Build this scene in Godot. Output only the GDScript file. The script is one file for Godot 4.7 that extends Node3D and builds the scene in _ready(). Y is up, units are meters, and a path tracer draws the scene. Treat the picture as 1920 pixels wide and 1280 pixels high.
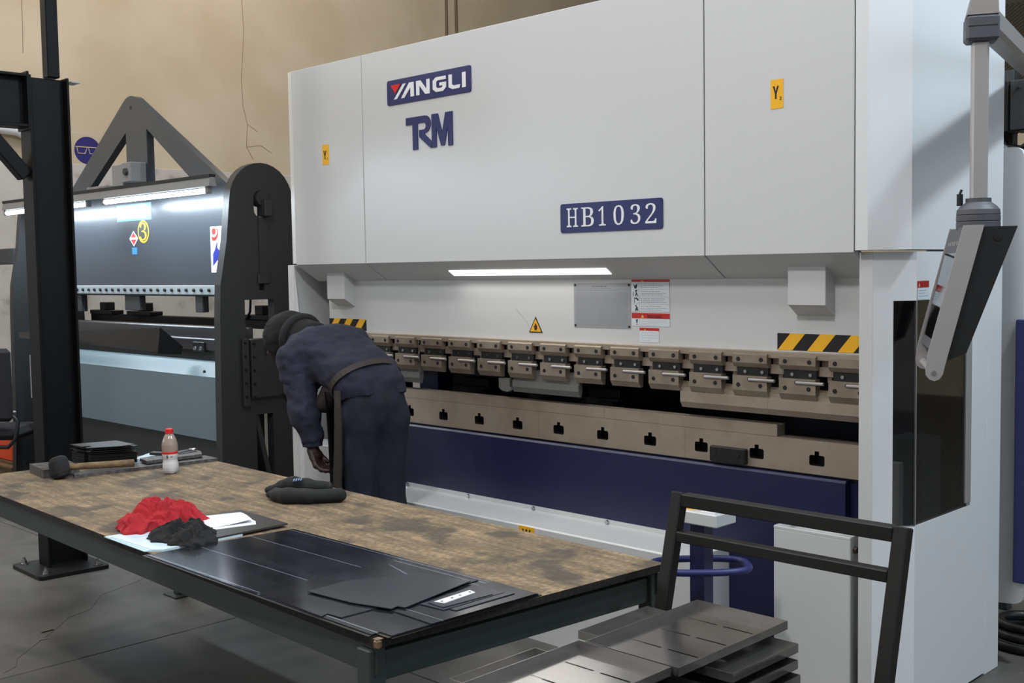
extends Node3D
# A sheet-metal workshop: a white hydraulic press brake, an older dark one, a low work table and a trolley of trays.
# World: x runs along the front of the white machine, y up, metres; the operator's side is +z.

var M := {}
var names := {}

# ------------------------------------------------------------------ mesh builder
class MB:
	var v := PackedVector3Array()
	var n := PackedVector3Array()
	var u := PackedVector2Array()
	# a, b, c run counter-clockwise seen from outside; Godot wants clockwise fronts
	func tri(a: Vector3, b: Vector3, c: Vector3, ua := Vector2.ZERO, ub := Vector2.ZERO, uc := Vector2.ZERO) -> void:
		var nn := (b - a).cross(c - a).normalized()
		v.append(a); v.append(c); v.append(b)
		n.append(nn); n.append(nn); n.append(nn)
		u.append(ua); u.append(uc); u.append(ub)
	func tris(a: Vector3, b: Vector3, c: Vector3, na: Vector3, nb: Vector3, nc: Vector3, ua := Vector2.ZERO, ub := Vector2.ZERO, uc := Vector2.ZERO) -> void:
		v.append(a); v.append(c); v.append(b)
		n.append(na); n.append(nc); n.append(nb)
		u.append(ua); u.append(uc); u.append(ub)
	func quad(a: Vector3, b: Vector3, c: Vector3, d: Vector3, uv := false) -> void:
		if uv:
			tri(a, b, c, Vector2(0, 1), Vector2(1, 1), Vector2(1, 0))
			tri(a, c, d, Vector2(0, 1), Vector2(1, 0), Vector2(0, 0))
		else:
			tri(a, b, c); tri(a, c, d)
	# chamfered box about a transform
	func xbox(t: Transform3D, s: Vector3, ch := 0.0) -> void:
		var h := s * 0.5
		ch = minf(ch, minf(h.x, minf(h.y, h.z)) * 0.95)
		var ax := [Vector3.RIGHT, Vector3.UP, Vector3.BACK]
		for i in 3:
			var a: Vector3 = ax[i]; var b: Vector3 = ax[(i + 1) % 3]; var c: Vector3 = ax[(i + 2) % 3]
			var hb: float = b.dot(h) - ch; var hc: float = c.dot(h) - ch; var ha: float = a.dot(h)
			for sg in [1.0, -1.0]:
				var o: Vector3 = a * ha * sg
				var p: Vector3 = b * hb; var q: Vector3 = c * hc
				if sg > 0: quad(t * (o - p - q), t * (o + p - q), t * (o + p + q), t * (o - p + q))
				else: quad(t * (o - p - q), t * (o - p + q), t * (o + p + q), t * (o + p - q))
		if ch <= 0.0: return
		for i in 3:   # edges along axis a, between +-b and +-c
			var a: Vector3 = ax[i]; var b: Vector3 = ax[(i + 1) % 3]; var c: Vector3 = ax[(i + 2) % 3]
			var la: Vector3 = a * (a.dot(h) - ch)
			for sb in [1.0, -1.0]:
				for sc in [1.0, -1.0]:
					var e1: Vector3 = b * b.dot(h) * sb + c * (c.dot(h) - ch) * sc
					var e2: Vector3 = b * (b.dot(h) - ch) * sb + c * c.dot(h) * sc
					_eq(t, e1, e2, la, b * sb + c * sc)
		for sx in [1.0, -1.0]:
			for sy in [1.0, -1.0]:
				for sz in [1.0, -1.0]:
					var p := Vector3(h.x * sx, (h.y - ch) * sy, (h.z - ch) * sz)
					var q := Vector3((h.x - ch) * sx, h.y * sy, (h.z - ch) * sz)
					var r := Vector3((h.x - ch) * sx, (h.y - ch) * sy, h.z * sz)
					if sx * sy * sz > 0: tri(t * p, t * q, t * r)
					else: tri(t * p, t * r, t * q)
	func _eq(t: Transform3D, e1: Vector3, e2: Vector3, la: Vector3, out: Vector3) -> void:
		var a := e1 - la; var b := e1 + la; var c := e2 + la; var d := e2 - la
		if (b - a).cross(c - a).dot(out) > 0: quad(t * a, t * b, t * c, t * d)
		else: quad(t * a, t * d, t * c, t * b)
	func box(c: Vector3, s: Vector3, ch := 0.0) -> void:
		xbox(Transform3D(Basis(), c), s, ch)
	func bx(x0: float, x1: float, y0: float, y1: float, z0: float, z1: float, ch := 0.0) -> void:
		box(Vector3((x0 + x1) / 2, (y0 + y1) / 2, (z0 + z1) / 2), Vector3(absf(x1 - x0), absf(y1 - y0), absf(z1 - z0)), ch)
	# a bar of rectangular section from a to b; `side` is roughly its width direction
	func bar(a: Vector3, b: Vector3, w: float, hgt: float, side := Vector3.UP, ch := 0.0) -> void:
		var d := (b - a).normalized()
		var s := side.slide(d).normalized()
		xbox(Transform3D(Basis(s, d.cross(s), d), (a + b) / 2), Vector3(w, hgt, a.distance_to(b)), ch)
	# polygon in the local xy plane extruded from z=0 to z=depth
	func prism(poly: PackedVector2Array, t: Transform3D, depth: float, uvs := 0.0) -> void:
		var p := poly
		if Geometry2D.is_polygon_clockwise(p):
			p = poly.duplicate(); p.reverse()
		var ix := Geometry2D.triangulate_polygon(p)
		var flip := depth < 0
		for k in range(0, ix.size(), 3):
			var a := p[ix[k]]; var b := p[ix[k + 1]]; var c := p[ix[k + 2]]
			if (b - a).cross(c - a) < 0:
				var w := b; b = c; c = w
			var A := t * Vector3(a.x, a.y, maxf(depth, 0)); var B := t * Vector3(b.x, b.y, maxf(depth, 0)); var C := t * Vector3(c.x, c.y, maxf(depth, 0))
			tri(A, B, C, a * uvs, b * uvs, c * uvs)
			A = t * Vector3(a.x, a.y, minf(depth, 0)); B = t * Vector3(b.x, b.y, minf(depth, 0)); C = t * Vector3(c.x, c.y, minf(depth, 0))
			tri(A, C, B, a * uvs, c * uvs, b * uvs)
		for i in p.size():
			var a := p[i]; var b := p[(i + 1) % p.size()]
			var z0 := minf(depth, 0); var z1 := maxf(depth, 0)
			quad(t * Vector3(a.x, a.y, z0), t * Vector3(b.x, b.y, z0), t * Vector3(b.x, b.y, z1), t * Vector3(a.x, a.y, z1))
	# profile given as (z, y) extruded along x from x0 to x1
	func xprism(zy: PackedVector2Array, x0: float, x1: float) -> void:
		prism(zy, Transform3D(Basis(Vector3(0, 0, 1), Vector3(0, 1, 0), Vector3(-1, 0, 0)), Vector3(maxf(x0, x1), 0, 0)), absf(x1 - x0))
	# plan given as (x, z) extruded along y from y0 to y1
	func yprism(xz: PackedVector2Array, y0: float, y1: float) -> void:
		prism(xz, Transform3D(Basis(Vector3(1, 0, 0), Vector3(0, 0, 1), Vector3(0, -1, 0)), Vector3(0, maxf(y0, y1), 0)), absf(y1 - y0))
	# front view polygon (x, y) extruded in z from z0 (front) back to z1
	func zprism(xy: PackedVector2Array, z0: float, z1: float) -> void:
		prism(xy, Transform3D(Basis(), Vector3(0, 0, minf(z0, z1))), absf(z1 - z0))
	func _frame(d: Vector3) -> Basis:
		var s := (Vector3.UP if absf(d.y) < 0.9 else Vector3.RIGHT).cross(d).normalized()
		return Basis(s, d.cross(s), d)
	func cyl(a: Vector3, b: Vector3, r0: float, r1: float, seg := 16, caps := true) -> void:
		var d := (b - a).normalized()
		var f := _frame(d)
		var sl := (r0 - r1) / maxf(a.distance_to(b), 1e-6)
		for i in seg:
			var t0 := TAU * i / seg; var t1 := TAU * (i + 1) / seg
			var e0 := f.x * cos(t0) + f.y * sin(t0); var e1 := f.x * cos(t1) + f.y * sin(t1)
			var n0 := (e0 + d * sl).normalized(); var n1 := (e1 + d * sl).normalized()
			tris(a + e0 * r0, a + e1 * r0, b + e1 * r1, n0, n1, n1)
			tris(a + e0 * r0, b + e1 * r1, b + e0 * r1, n0, n1, n0)
			if caps:
				if r0 > 0: tri(a, a + e1 * r0, a + e0 * r0)
				if r1 > 0: tri(b, b + e0 * r1, b + e1 * r1)
	func tube(pts: PackedVector3Array, r: float, seg := 10, closed := false) -> void:
		var rings := []
		var cnt := pts.size()
		var up := Vector3.ZERO
		for i in cnt:
			var a := pts[(i - 1 + cnt) % cnt] if closed else pts[maxi(i - 1, 0)]
			var b := pts[(i + 1) % cnt] if closed else pts[mini(i + 1, cnt - 1)]
			var d := (b - a).normalized()
			if up == Vector3.ZERO: up = _frame(d).x
			up = up.slide(d).normalized()
			var w := d.cross(up)
			var ring := []
			for k in seg:
				var t := TAU * k / seg
				ring.append(up * cos(t) + w * sin(t))
			rings.append(ring)
		for i in (cnt if closed else cnt - 1):
			var j := (i + 1) % cnt
			for k in seg:
				var l := (k + 1) % seg
				var a0: Vector3 = rings[i][k]; var a1: Vector3 = rings[i][l]; var b0: Vector3 = rings[j][k]; var b1: Vector3 = rings[j][l]
				tris(pts[i] + a0 * r, pts[i] + a1 * r, pts[j] + b1 * r, a0, a1, b1)
				tris(pts[i] + a0 * r, pts[j] + b1 * r, pts[j] + b0 * r, a0, b1, b0)
		if not closed:
			for k in seg:
				var l := (k + 1) % seg
				tri(pts[0], pts[0] + rings[0][l] * r, pts[0] + rings[0][k] * r)
				tri(pts[cnt - 1], pts[cnt - 1] + rings[cnt - 1][k] * r, pts[cnt - 1] + rings[cnt - 1][l] * r)
	# profile of (radius, height) turned about local y
	func lathe(pr: PackedVector2Array, t: Transform3D, seg := 32, lobes := 0, lobe_top := 0.0, lobe_depth := 0.0) -> void:
		var P := []
		for i in pr.size():
			var row := []
			for k in seg + 1:
				var a := TAU * k / seg
				var r := pr[i].x
				if lobes > 0 and pr[i].y < lobe_top:
					r *= 1.0 - lobe_depth * (1.0 - pr[i].y / lobe_top) * (0.5 + 0.5 * cos(a * lobes))
				row.append(Vector3(cos(a) * r, pr[i].y, -sin(a) * r))
			P.append(row)
		for i in pr.size() - 1:
			for k in seg:
				var a: Vector3 = P[i][k]; var b: Vector3 = P[i][k + 1]; var c: Vector3 = P[i + 1][k + 1]; var d: Vector3 = P[i + 1][k]
				var e := pr[i + 1] - pr[i]
				var nr := Vector2(e.y, -e.x).normalized()
				var t0 := TAU * k / seg; var t1 := TAU * (k + 1) / seg
				var n0 := (t.basis * Vector3(cos(t0) * nr.x, nr.y, -sin(t0) * nr.x)).normalized()
				var n1 := (t.basis * Vector3(cos(t1) * nr.x, nr.y, -sin(t1) * nr.x)).normalized()
				var w0 := Vector2(float(k) / seg, 1.0 - float(i) / (pr.size() - 1)); var w1 := Vector2(float(k + 1) / seg, 1.0 - float(i + 1) / (pr.size() - 1))
				tris(t * a, t * b, t * c, n0, n1, n1, w0, Vector2(w1.x, w0.y), w1)
				tris(t * a, t * c, t * d, n0, n1, n0, w0, w1, Vector2(w0.x, w1.y))
	func ball(t: Transform3D, seg := 20, rings := 12) -> void:
		var nb := t.basis.inverse().transposed()
		for i in rings:
			for k in seg:
				var q := []
				for e in [[i, k], [i, k + 1], [i + 1, k + 1], [i + 1, k]]:
					var ph: float = PI * e[0] / rings - PI / 2; var th: float = TAU * e[1] / seg
					q.append(Vector3(cos(ph) * cos(th), sin(ph), -cos(ph) * sin(th)))
				tris(t * q[0], t * q[1], t * q[2], (nb * q[0]).normalized(), (nb * q[1]).normalized(), (nb * q[2]).normalized())
				tris(t * q[0], t * q[2], t * q[3], (nb * q[0]).normalized(), (nb * q[2]).normalized(), (nb * q[3]).normalized())
	# grid of points [row][col], smooth
	func sheet(P: Array, both := false) -> void:
		var R := P.size(); var Cn: int = P[0].size()
		var N := []
		for i in R:
			var row := []
			for j in Cn:
				var du: Vector3 = P[i][mini(j + 1, Cn - 1)] - P[i][maxi(j - 1, 0)]
				var dv: Vector3 = P[mini(i + 1, R - 1)][j] - P[maxi(i - 1, 0)][j]
				row.append(du.cross(dv).normalized())
			N.append(row)
		for i in R - 1:
			for j in Cn - 1:
				var w := [Vector2(float(j) / (Cn - 1), float(i) / (R - 1)), Vector2(float(j + 1) / (Cn - 1), float(i) / (R - 1)), Vector2(float(j + 1) / (Cn - 1), float(i + 1) / (R - 1)), Vector2(float(j) / (Cn - 1), float(i + 1) / (R - 1))]
				tris(P[i][j], P[i][j + 1], P[i + 1][j + 1], N[i][j], N[i][j + 1], N[i + 1][j + 1], w[0], w[1], w[2])
				tris(P[i][j], P[i + 1][j + 1], P[i + 1][j], N[i][j], N[i + 1][j + 1], N[i + 1][j], w[0], w[2], w[3])
	func mesh(off := Vector3.ZERO) -> ArrayMesh:
		var a := []
		a.resize(Mesh.ARRAY_MAX)
		if off != Vector3.ZERO:
			for i in v.size(): v[i] -= off
		a[Mesh.ARRAY_VERTEX] = v; a[Mesh.ARRAY_NORMAL] = n; a[Mesh.ARRAY_TEX_UV] = u
		var m := ArrayMesh.new()
		m.add_surface_from_arrays(Mesh.PRIMITIVE_TRIANGLES, a)
		return m

# ------------------------------------------------------------------ scene helpers
func numbered(s: String) -> String:
	if not names.has(s):
		names[s] = 0
		return s
	names[s] += 1
	return "%s_%03d" % [s, names[s]]

func thing(called: String, label: String, category: String, at: Vector3, group := "") -> Node3D:
	var o := Node3D.new()
	o.name = numbered(called)
	o.position = at
	add_child(o)
	return tag(o, label, category, group)

func tag(o: Node3D, label: String, category: String, group := "") -> Node3D:
	o.set_meta("label", label)
	o.set_meta("category", category)
	if group: o.set_meta("group", group)
	return o

func origin(p: Node3D) -> Vector3:
	var o := Vector3.ZERO
	var q: Node = p
	while q is Node3D and q != self:
		o += (q as Node3D).position
		q = q.get_parent()
	return o

# world-space mesh as a part of p
func part(called: String, b: MB, m: Material, p: Node3D, label := "") -> MeshInstance3D:
	var o := MeshInstance3D.new()
	o.name = called
	o.mesh = b.mesh(origin(p))
	o.material_override = m
	p.add_child(o, true)
	if label: o.set_meta("label", label)
	return o

func single(called: String, b: MB, m: Material, label: String, category: String, at: Vector3, group := "") -> MeshInstance3D:
	var o := MeshInstance3D.new()
	o.name = numbered(called)
	o.position = at
	o.mesh = b.mesh(at)
	o.material_override = m
	add_child(o)
	tag(o, label, category, group)
	return o

func struct(called: String, b: MB, m: Material) -> MeshInstance3D:
	var o := MeshInstance3D.new()
	o.name = called
	o.mesh = b.mesh()
	o.material_override = m
	o.set_meta("kind", "structure")
	add_child(o)
	return o

func V(x: float, y: float, z: float) -> Vector3:
	return Vector3(x, y, z)

func P2(a: Array) -> PackedVector2Array:
	var r := PackedVector2Array()
	for i in range(0, a.size(), 2): r.append(Vector2(a[i], a[i + 1]))
	return r

func round_poly(p: PackedVector2Array, r: float, seg := 5) -> PackedVector2Array:
	var out := PackedVector2Array()
	for i in p.size():
		var a := p[(i - 1 + p.size()) % p.size()]; var b := p[i]; var c := p[(i + 1) % p.size()]
		var d0 := (a - b).normalized(); var d1 := (c - b).normalized()
		var rr := minf(r, minf(a.distance_to(b), b.distance_to(c)) * 0.49)
		for k in seg + 1:
			var t := float(k) / seg
			var q0 := b + d0 * rr; var q1 := b + d1 * rr
			out.append(q0.lerp(b, t).lerp(b.lerp(q1, t), t))
	return out

func rect(x0: float, y0: float, x1: float, y1: float) -> PackedVector2Array:
	return PackedVector2Array([Vector2(x0, y0), Vector2(x1, y0), Vector2(x1, y1), Vector2(x0, y1)])

func hexbolt(b: MB, at: Vector3, axis: Vector3, r: float, h: float) -> void:
	b.cyl(at, at + axis * h, r, r * 0.92, 6)

# raised lettering facing `basis.z`, fitted to width w and height h, its lower left corner at `at`
func letters(called: String, text: String, at: Vector3, w: float, h: float, depth: float, m: Material, p: Node3D, serif := false, b := Basis()) -> MeshInstance3D:
	var t := TextMesh.new()
	var f := SystemFont.new()
	f.font_names = PackedStringArray(["Droid Serif" if serif else "Droid Sans"])
	if not serif: f.font_weight = 700
	t.font = f
	t.text = text
	t.font_size = 64
	t.pixel_size = 0.01
	t.depth = 0.1
	t.horizontal_alignment = HORIZONTAL_ALIGNMENT_LEFT
	var bb := t.get_aabb()
	var o := MeshInstance3D.new()
	o.name = called
	o.mesh = t
	o.material_override = m
	var s := Vector3(w / maxf(bb.size.x, 1e-4), h / maxf(bb.size.y, 1e-4), depth / 0.1)
	var bs := Basis(b.x * s.x, b.y * s.y, b.z * s.z)
	o.transform = Transform3D(bs, at - origin(p) - bs * Vector3(bb.position.x, bb.position.y, bb.position.z))
	p.add_child(o, true)
	return o

# ------------------------------------------------------------------ materials
func mat(c: Color, rough := 0.6, metal := 0.0, spec := 0.5) -> StandardMaterial3D:
	var m := StandardMaterial3D.new()
	m.albedo_color = c
	m.roughness = rough
	m.metallic = metal
	m.metallic_specular = spec
	return m

func noise(sd: int, freq: float, oct := 4, kind := FastNoiseLite.TYPE_SIMPLEX_SMOOTH) -> FastNoiseLite:
	var f := FastNoiseLite.new()
	f.seed = sd
	f.frequency = freq
	f.noise_type = kind
	f.fractal_octaves = oct
	return f

func ramp_tex(sd: int, freq: float, cols: Array, offs: Array, size := 512, oct := 5) -> NoiseTexture2D:
	var g := Gradient.new()
	g.offsets = PackedFloat32Array(offs)
	g.colors = PackedColorArray(cols)
	var t := NoiseTexture2D.new()
	t.width = size; t.height = size
	t.seamless = true
	t.noise = noise(sd, freq, oct)
	t.color_ramp = g
	return t

func tri_mat(t: Texture2D, scale: float, rough: float, metal := 0.0, sc := Vector3.ONE) -> StandardMaterial3D:
	var m := mat(Color.WHITE, rough, metal)
	m.albedo_texture = t
	m.uv1_triplanar = true
	m.uv1_world_triplanar = true
	m.uv1_scale = sc * scale
	return m

func tex_mat(im: Image, rough := 0.5, metal := 0.0) -> StandardMaterial3D:
	var m := mat(Color.WHITE, rough, metal)
	m.albedo_texture = ImageTexture.create_from_image(im)
	m.texture_repeat = false
	return m

func glow(c: Color, e: float) -> StandardMaterial3D:
	var m := mat(c, 0.5)
	m.emission_enabled = true
	m.emission = c
	m.emission_energy_multiplier = e
	return m

# ------------------------------------------------------------------ computed prints
func blank(w: int, h: int, c: Color) -> Image:
	var im := Image.create(w, h, false, Image.FORMAT_RGB8)
	im.fill(c)
	return im

func fr(im: Image, x0: float, y0: float, x1: float, y1: float, c: Color) -> void:
	var w := im.get_width(); var h := im.get_height()
	im.fill_rect(Rect2i(int(x0 * w), int(y0 * h), maxi(1, int((x1 - x0) * w)), maxi(1, int((y1 - y0) * h))), c)

# lines of print too small to read
func print_lines(im: Image, x0: float, x1: float, ys: Array, th: float, c: Color, sd: int) -> void:
	var rng := RandomNumberGenerator.new()
	rng.seed = sd
	for y in ys:
		var x := x0
		var stop := x0 + (x1 - x0) * rng.randf_range(0.55, 1.0)
		while x < stop:
			var l := rng.randf_range(0.015, 0.05) * (x1 - x0) / 0.6
			fr(im, x, y, minf(x + l, stop), y + th, c)
			x += l + 0.012

func disc(im: Image, cx: float, cy: float, rx: float, ry: float, c: Color) -> void:
	var w := im.get_width(); var h := im.get_height()
	for y in range(maxi(0, int((cy - ry) * h)), mini(h, int((cy + ry) * h) + 1)):
		for x in range(maxi(0, int((cx - rx) * w)), mini(w, int((cx + rx) * w) + 1)):
			if pow((float(x) / w - cx) / rx, 2) + pow((float(y) / h - cy) / ry, 2) <= 1.0: im.set_pixel(x, y, c)

func fill_poly(im: Image, p: PackedVector2Array, c: Color) -> void:
	var w := im.get_width(); var h := im.get_height()
	var lo := Vector2(9, 9); var hi := Vector2(-9, -9)
	for q in p:
		lo = lo.min(q); hi = hi.max(q)
	for y in range(maxi(0, int(lo.y * h)), mini(h, int(hi.y * h) + 1)):
		for x in range(maxi(0, int(lo.x * w)), mini(w, int(hi.x * w) + 1)):
			if Geometry2D.is_point_in_polygon(Vector2((x + 0.5) / w, (y + 0.5) / h), p): im.set_pixel(x, y, c)

func stick(im: Image, pts: Array, th: float, c: Color) -> void:
	for i in range(0, pts.size() - 2, 2):
		var a := Vector2(pts[i], pts[i + 1]); var b := Vector2(pts[i + 2], pts[i + 3])
		var s := (b - a).orthogonal().normalized() * th
		fill_poly(im, PackedVector2Array([a + s, b + s, b - s, a - s]), c)

# worn chipboard: long pale and dark streaks, blotches of oil, nicks
func board_image() -> Image:
	var w := 1536; var h := 512
	var grain := noise(11, 0.012, 4).get_image(w, h)
	var blotch := noise(12, 0.0065, 4).get_image(w, h)
	var fine := noise(13, 0.09, 3).get_image(w, h)
	var streak := noise(14, 0.03, 3)
	var im := Image.create(w, h, false, Image.FORMAT_RGB8)
	var gd := grain.get_data(); var bd := blotch.get_data(); var fd := fine.get_data()
	var out := PackedByteArray()
	out.resize(w * h * 3)
	var pale := Vector3(156, 132, 99); var mid := Vector3(106, 89, 68); var dark := Vector3(52, 47, 42)
	for y in h:
		for x in w:
			var i := y * w + x
			var s := streak.get_noise_2d(x * 0.16, y * 1.5) * 0.5 + 0.5
			var g := gd[i] / 255.0; var b := bd[i] / 255.0; var f := fd[i] / 255.0
			var t := clampf(0.5 * s + 0.3 * g + 0.45 * (f - 0.5) + 0.12, 0, 1)
			var c := mid.lerp(pale, smoothstep(0.4, 0.85, t)).lerp(dark, smoothstep(0.42, 0.1, t) * 0.8)
			c = c.lerp(dark, smoothstep(0.55, 0.8, b) * 0.6)
			if f > 0.86 and s < 0.5: c = c.lerp(Vector3(40, 34, 30), 0.6)
			out[i * 3] = int(c.x); out[i * 3 + 1] = int(c.y); out[i * 3 + 2] = int(c.z)
	return Image.create_from_data(w, h, false, Image.FORMAT_RGB8, out)

# oiled cold-rolled sheet: blue-grey with streaks and scribed pale lines
func sheet_image(sd: int, lines: Array, w := 768, h := 384) -> Image:
	var big := noise(sd, 0.006, 4)
	var st := noise(sd + 1, 0.02, 3)
	var im := Image.create(w, h, false, Image.FORMAT_RGB8)
	for y in h:
		for x in w:
			var a := big.get_noise_2d(x, y * 1.6) ; var b := st.get_noise_2d(x * 0.15, y * 0.8)
			var k := 0.215 + a * 0.07 + b * 0.045
			im.set_pixel(x, y, Color(k * 0.95, k * 0.99, k * 1.12))
	for l in lines: stick(im, l, 0.0042, Color(0.62, 0.64, 0.69))
	var rng := RandomNumberGenerator.new(); rng.seed = sd
	for i in 60:
		var p := Vector2(rng.randf(), rng.randf()); var q := p + Vector2(rng.randf_range(-0.06, 0.06), rng.randf_range(-0.02, 0.02))
		stick(im, [p.x, p.y, q.x, q.y], 0.001, Color(0.3, 0.4, 0.52).lerp(Color(0.42, 0.43, 0.46), rng.randf()))
	return im

func make_materials() -> void:
	M.white = mat(Color(0.79, 0.79, 0.785), 0.3)
	M.white2 = mat(Color(0.85, 0.85, 0.85), 0.4)
	M.blue = mat(Color(0.08, 0.09, 0.235), 0.4)
	M.plate_blue = mat(Color(0.13, 0.15, 0.36), 0.45)
	M.blue_dark = mat(Color(0.06, 0.065, 0.16), 0.5)
	M.letter = mat(Color(0.9, 0.9, 0.9), 0.5)
	M.red = mat(Color(0.8, 0.1, 0.08), 0.5)
	M.yellow = mat(Color(0.93, 0.69, 0.1), 0.5)
	M.black = mat(Color(0.035, 0.035, 0.038), 0.5)
	M.ink = mat(Color(0.05, 0.05, 0.05), 0.7)
	M.dark_steel = mat(Color(0.10, 0.10, 0.105), 0.5, 0.3)
	M.charcoal = mat(Color(0.165, 0.175, 0.19), 0.5)
	M.charcoal_glossy = mat(Color(0.22, 0.245, 0.275), 0.27)
	M.charcoal_side = mat(Color(0.15, 0.155, 0.16), 0.55)
	M.bracket_grey = mat(Color(0.5, 0.5, 0.5), 0.5)
	M.alu_blue = mat(Color(0.62, 0.66, 0.68), 0.4, 0.3)
	M.support = mat(Color(0.06, 0.062, 0.068), 0.18)
	M.frame_black = mat(Color(0.045, 0.047, 0.05), 0.5, 0.0, 0.3)
	M.trolley = mat(Color(0.12, 0.115, 0.105), 0.5, 0.4)
	M.bed_grey = mat(Color(0.40, 0.47, 0.50), 0.4)
	M.table_green = mat(Color(0.20, 0.225, 0.215), 0.55)
	M.rubber = mat(Color(0.1, 0.1, 0.105), 0.85)
	M.glass = mat(Color(0.035, 0.033, 0.03, 0.5), 0.04)
	M.glass.transparency = BaseMaterial3D.TRANSPARENCY_ALPHA
	M.alu = mat(Color(0.66, 0.64, 0.63), 0.42, 0.35)
	M.pendant_grey = mat(Color(0.29, 0.29, 0.31), 0.55)
	M.pendant_lid = mat(Color(0.5, 0.47, 0.45), 0.5)
	M.screen = mat(Color(0.05, 0.055, 0.06), 0.08)
	M.chrome = mat(Color(0.75, 0.75, 0.76), 0.2, 1.0)
	M.copper = mat(Color(0.7, 0.42, 0.26), 0.3, 0.9)
	M.cloth_red = mat(Color(0.64, 0.10, 0.14), 0.9)
	M.cloth_black = mat(Color(0.035, 0.035, 0.04), 0.9)
	M.glove = mat(Color(0.075, 0.077, 0.075), 0.85)
	M.paper = mat(Color(0.88, 0.88, 0.9), 0.8)
	M.coated = mat(Color(0.80, 0.88, 0.92), 0.3)
	M.sheet_dark = mat(Color(0.14, 0.135, 0.13), 0.4, 0.6)
	M.sheet_mid = mat(Color(0.32, 0.31, 0.30), 0.38, 0.6)
	M.skin = mat(Color(0.16, 0.085, 0.06), 0.55)
	M.jacket = tri_mat(ramp_tex(31, 0.02, [Color(0.095, 0.10, 0.165), Color(0.135, 0.14, 0.215)], [0.25, 0.75], 256), 2.0, 0.9)
	M.trousers = tri_mat(ramp_tex(32, 0.02, [Color(0.075, 0.09, 0.14), Color(0.105, 0.12, 0.18)], [0.25, 0.75], 256), 2.0, 0.92)
	M.knit = mat(Color(0.04, 0.042, 0.045), 0.95)
	M.hood = mat(Color(0.12, 0.12, 0.125), 0.95)
	M.leather = mat(Color(0.16, 0.13, 0.11), 0.7)
	M.punch = mat(Color(0.46, 0.455, 0.44), 0.5, 0.4)
	M.sheet_blue = mat(Color(0.25, 0.265, 0.30), 0.3, 0.6)
	M.milk = mat(Color(0.80, 0.78, 0.77), 0.25)
	M.murky = mat(Color(0.60, 0.53, 0.48), 0.15)
	M.knob = mat(Color(0.22, 0.15, 0.13), 0.4)
	M.die_dark = mat(Color(0.33, 0.33, 0.34), 0.38, 0.75)
	M.wall_sign = mat(Color(0.76, 0.70, 0.60), 0.6)
	M.sign_blue = mat(Color(0.14, 0.12, 0.42), 0.5)
	var pim := blank(128, 128, Color(0.88, 0.88, 0.9))
	print_lines(pim, 0.1, 0.9, [0.15, 0.3, 0.45, 0.6, 0.75], 0.012, Color(0.72, 0.72, 0.76), 6)
	M.paper_lined = tex_mat(pim, 0.8)
	M.orange = mat(Color(0.85, 0.28, 0.06), 0.5)
	M.chair_cloth = mat(Color(0.115, 0.11, 0.13), 0.9)
	M.conduit = mat(Color(0.42, 0.35, 0.26), 0.6)
	M.glove_tag = mat(Color(0.45, 0.55, 0.68), 0.6)
	# machined steel, faintly brown, with brushed variation
	M.steel = tri_mat(ramp_tex(21, 0.012, [Color(0.63, 0.575, 0.51), Color(0.675, 0.62, 0.555), Color(0.65, 0.595, 0.53)], [0.2, 0.5, 0.85], 256), 1.0, 0.58, 0.8)
	M.steel_jaw = tri_mat(ramp_tex(22, 0.02, [Color(0.56, 0.51, 0.45), Color(0.61, 0.56, 0.49)], [0.25, 0.75], 256), 2.0, 0.5, 0.7)
	M.tray = tri_mat(ramp_tex(23, 0.01, [Color(0.70, 0.69, 0.68), Color(0.73, 0.72, 0.71)], [0.25, 0.75], 256), 2.0, 0.2, 0.95)
	M.block = tri_mat(ramp_tex(24, 0.03, [Color(0.30, 0.285, 0.28), Color(0.42, 0.40, 0.39)], [0.3, 0.7], 256), 5.0, 0.5, 0.4)
	M.floor = tri_mat(ramp_tex(41, 0.006, [Color(0.29, 0.28, 0.26), Color(0.34, 0.33, 0.31), Color(0.365, 0.35, 0.33), Color(0.315, 0.305, 0.285)], [0.22, 0.45, 0.62, 0.85], 1024, 5), 0.3, 0.5)
	M.wall = tri_mat(ramp_tex(42, 0.004, [Color(0.775, 0.705, 0.60), Color(0.80, 0.735, 0.64), Color(0.815, 0.75, 0.655)], [0.25, 0.55, 0.8], 1024, 5), 0.2, 0.85)
	M.dado = tri_mat(ramp_tex(43, 0.008, [Color(0.64, 0.61, 0.585), Color(0.755, 0.73, 0.71), Color(0.78, 0.76, 0.74)], [0.15, 0.35, 0.8], 1024, 5), 0.3, 0.85)
	M.cladding = mat(Color(0.26, 0.235, 0.19), 0.7)
	M.roof = mat(Color(0.45, 0.43, 0.4), 0.8)
	M.crack = mat(Color(0.13, 0.12, 0.11), 0.9)
	M.wall_crack = mat(Color(0.55, 0.46, 0.36), 0.9)
	M.wood = tri_mat(ramp_tex(51, 0.05, [Color(0.34, 0.26, 0.17), Color(0.50, 0.40, 0.27)], [0.3, 0.7], 128), 6.0, 0.7, 0.0, Vector3(3, 1, 0.4))
	M.edge_wood = tri_mat(ramp_tex(52, 0.06, [Color(0.07, 0.055, 0.045), Color(0.19, 0.14, 0.10)], [0.35, 0.8], 256), 3.0, 0.85)
	M.board = tex_mat(board_image(), 0.75)
	M.tube_glow = glow(Color(0.93, 0.97, 1.0), 5.0)
	M.panel_glow = glow(Color(1.0, 0.99, 0.98), 1.15)
	M.lamp_glow = glow(Color(1.0, 0.97, 0.92), 4.0)
	M.window_glow = glow(Color(0.86, 0.94, 1.0), 6.0)
	M.skylight = glow(Color(0.85, 0.93, 1.0), 1.5)

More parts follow.
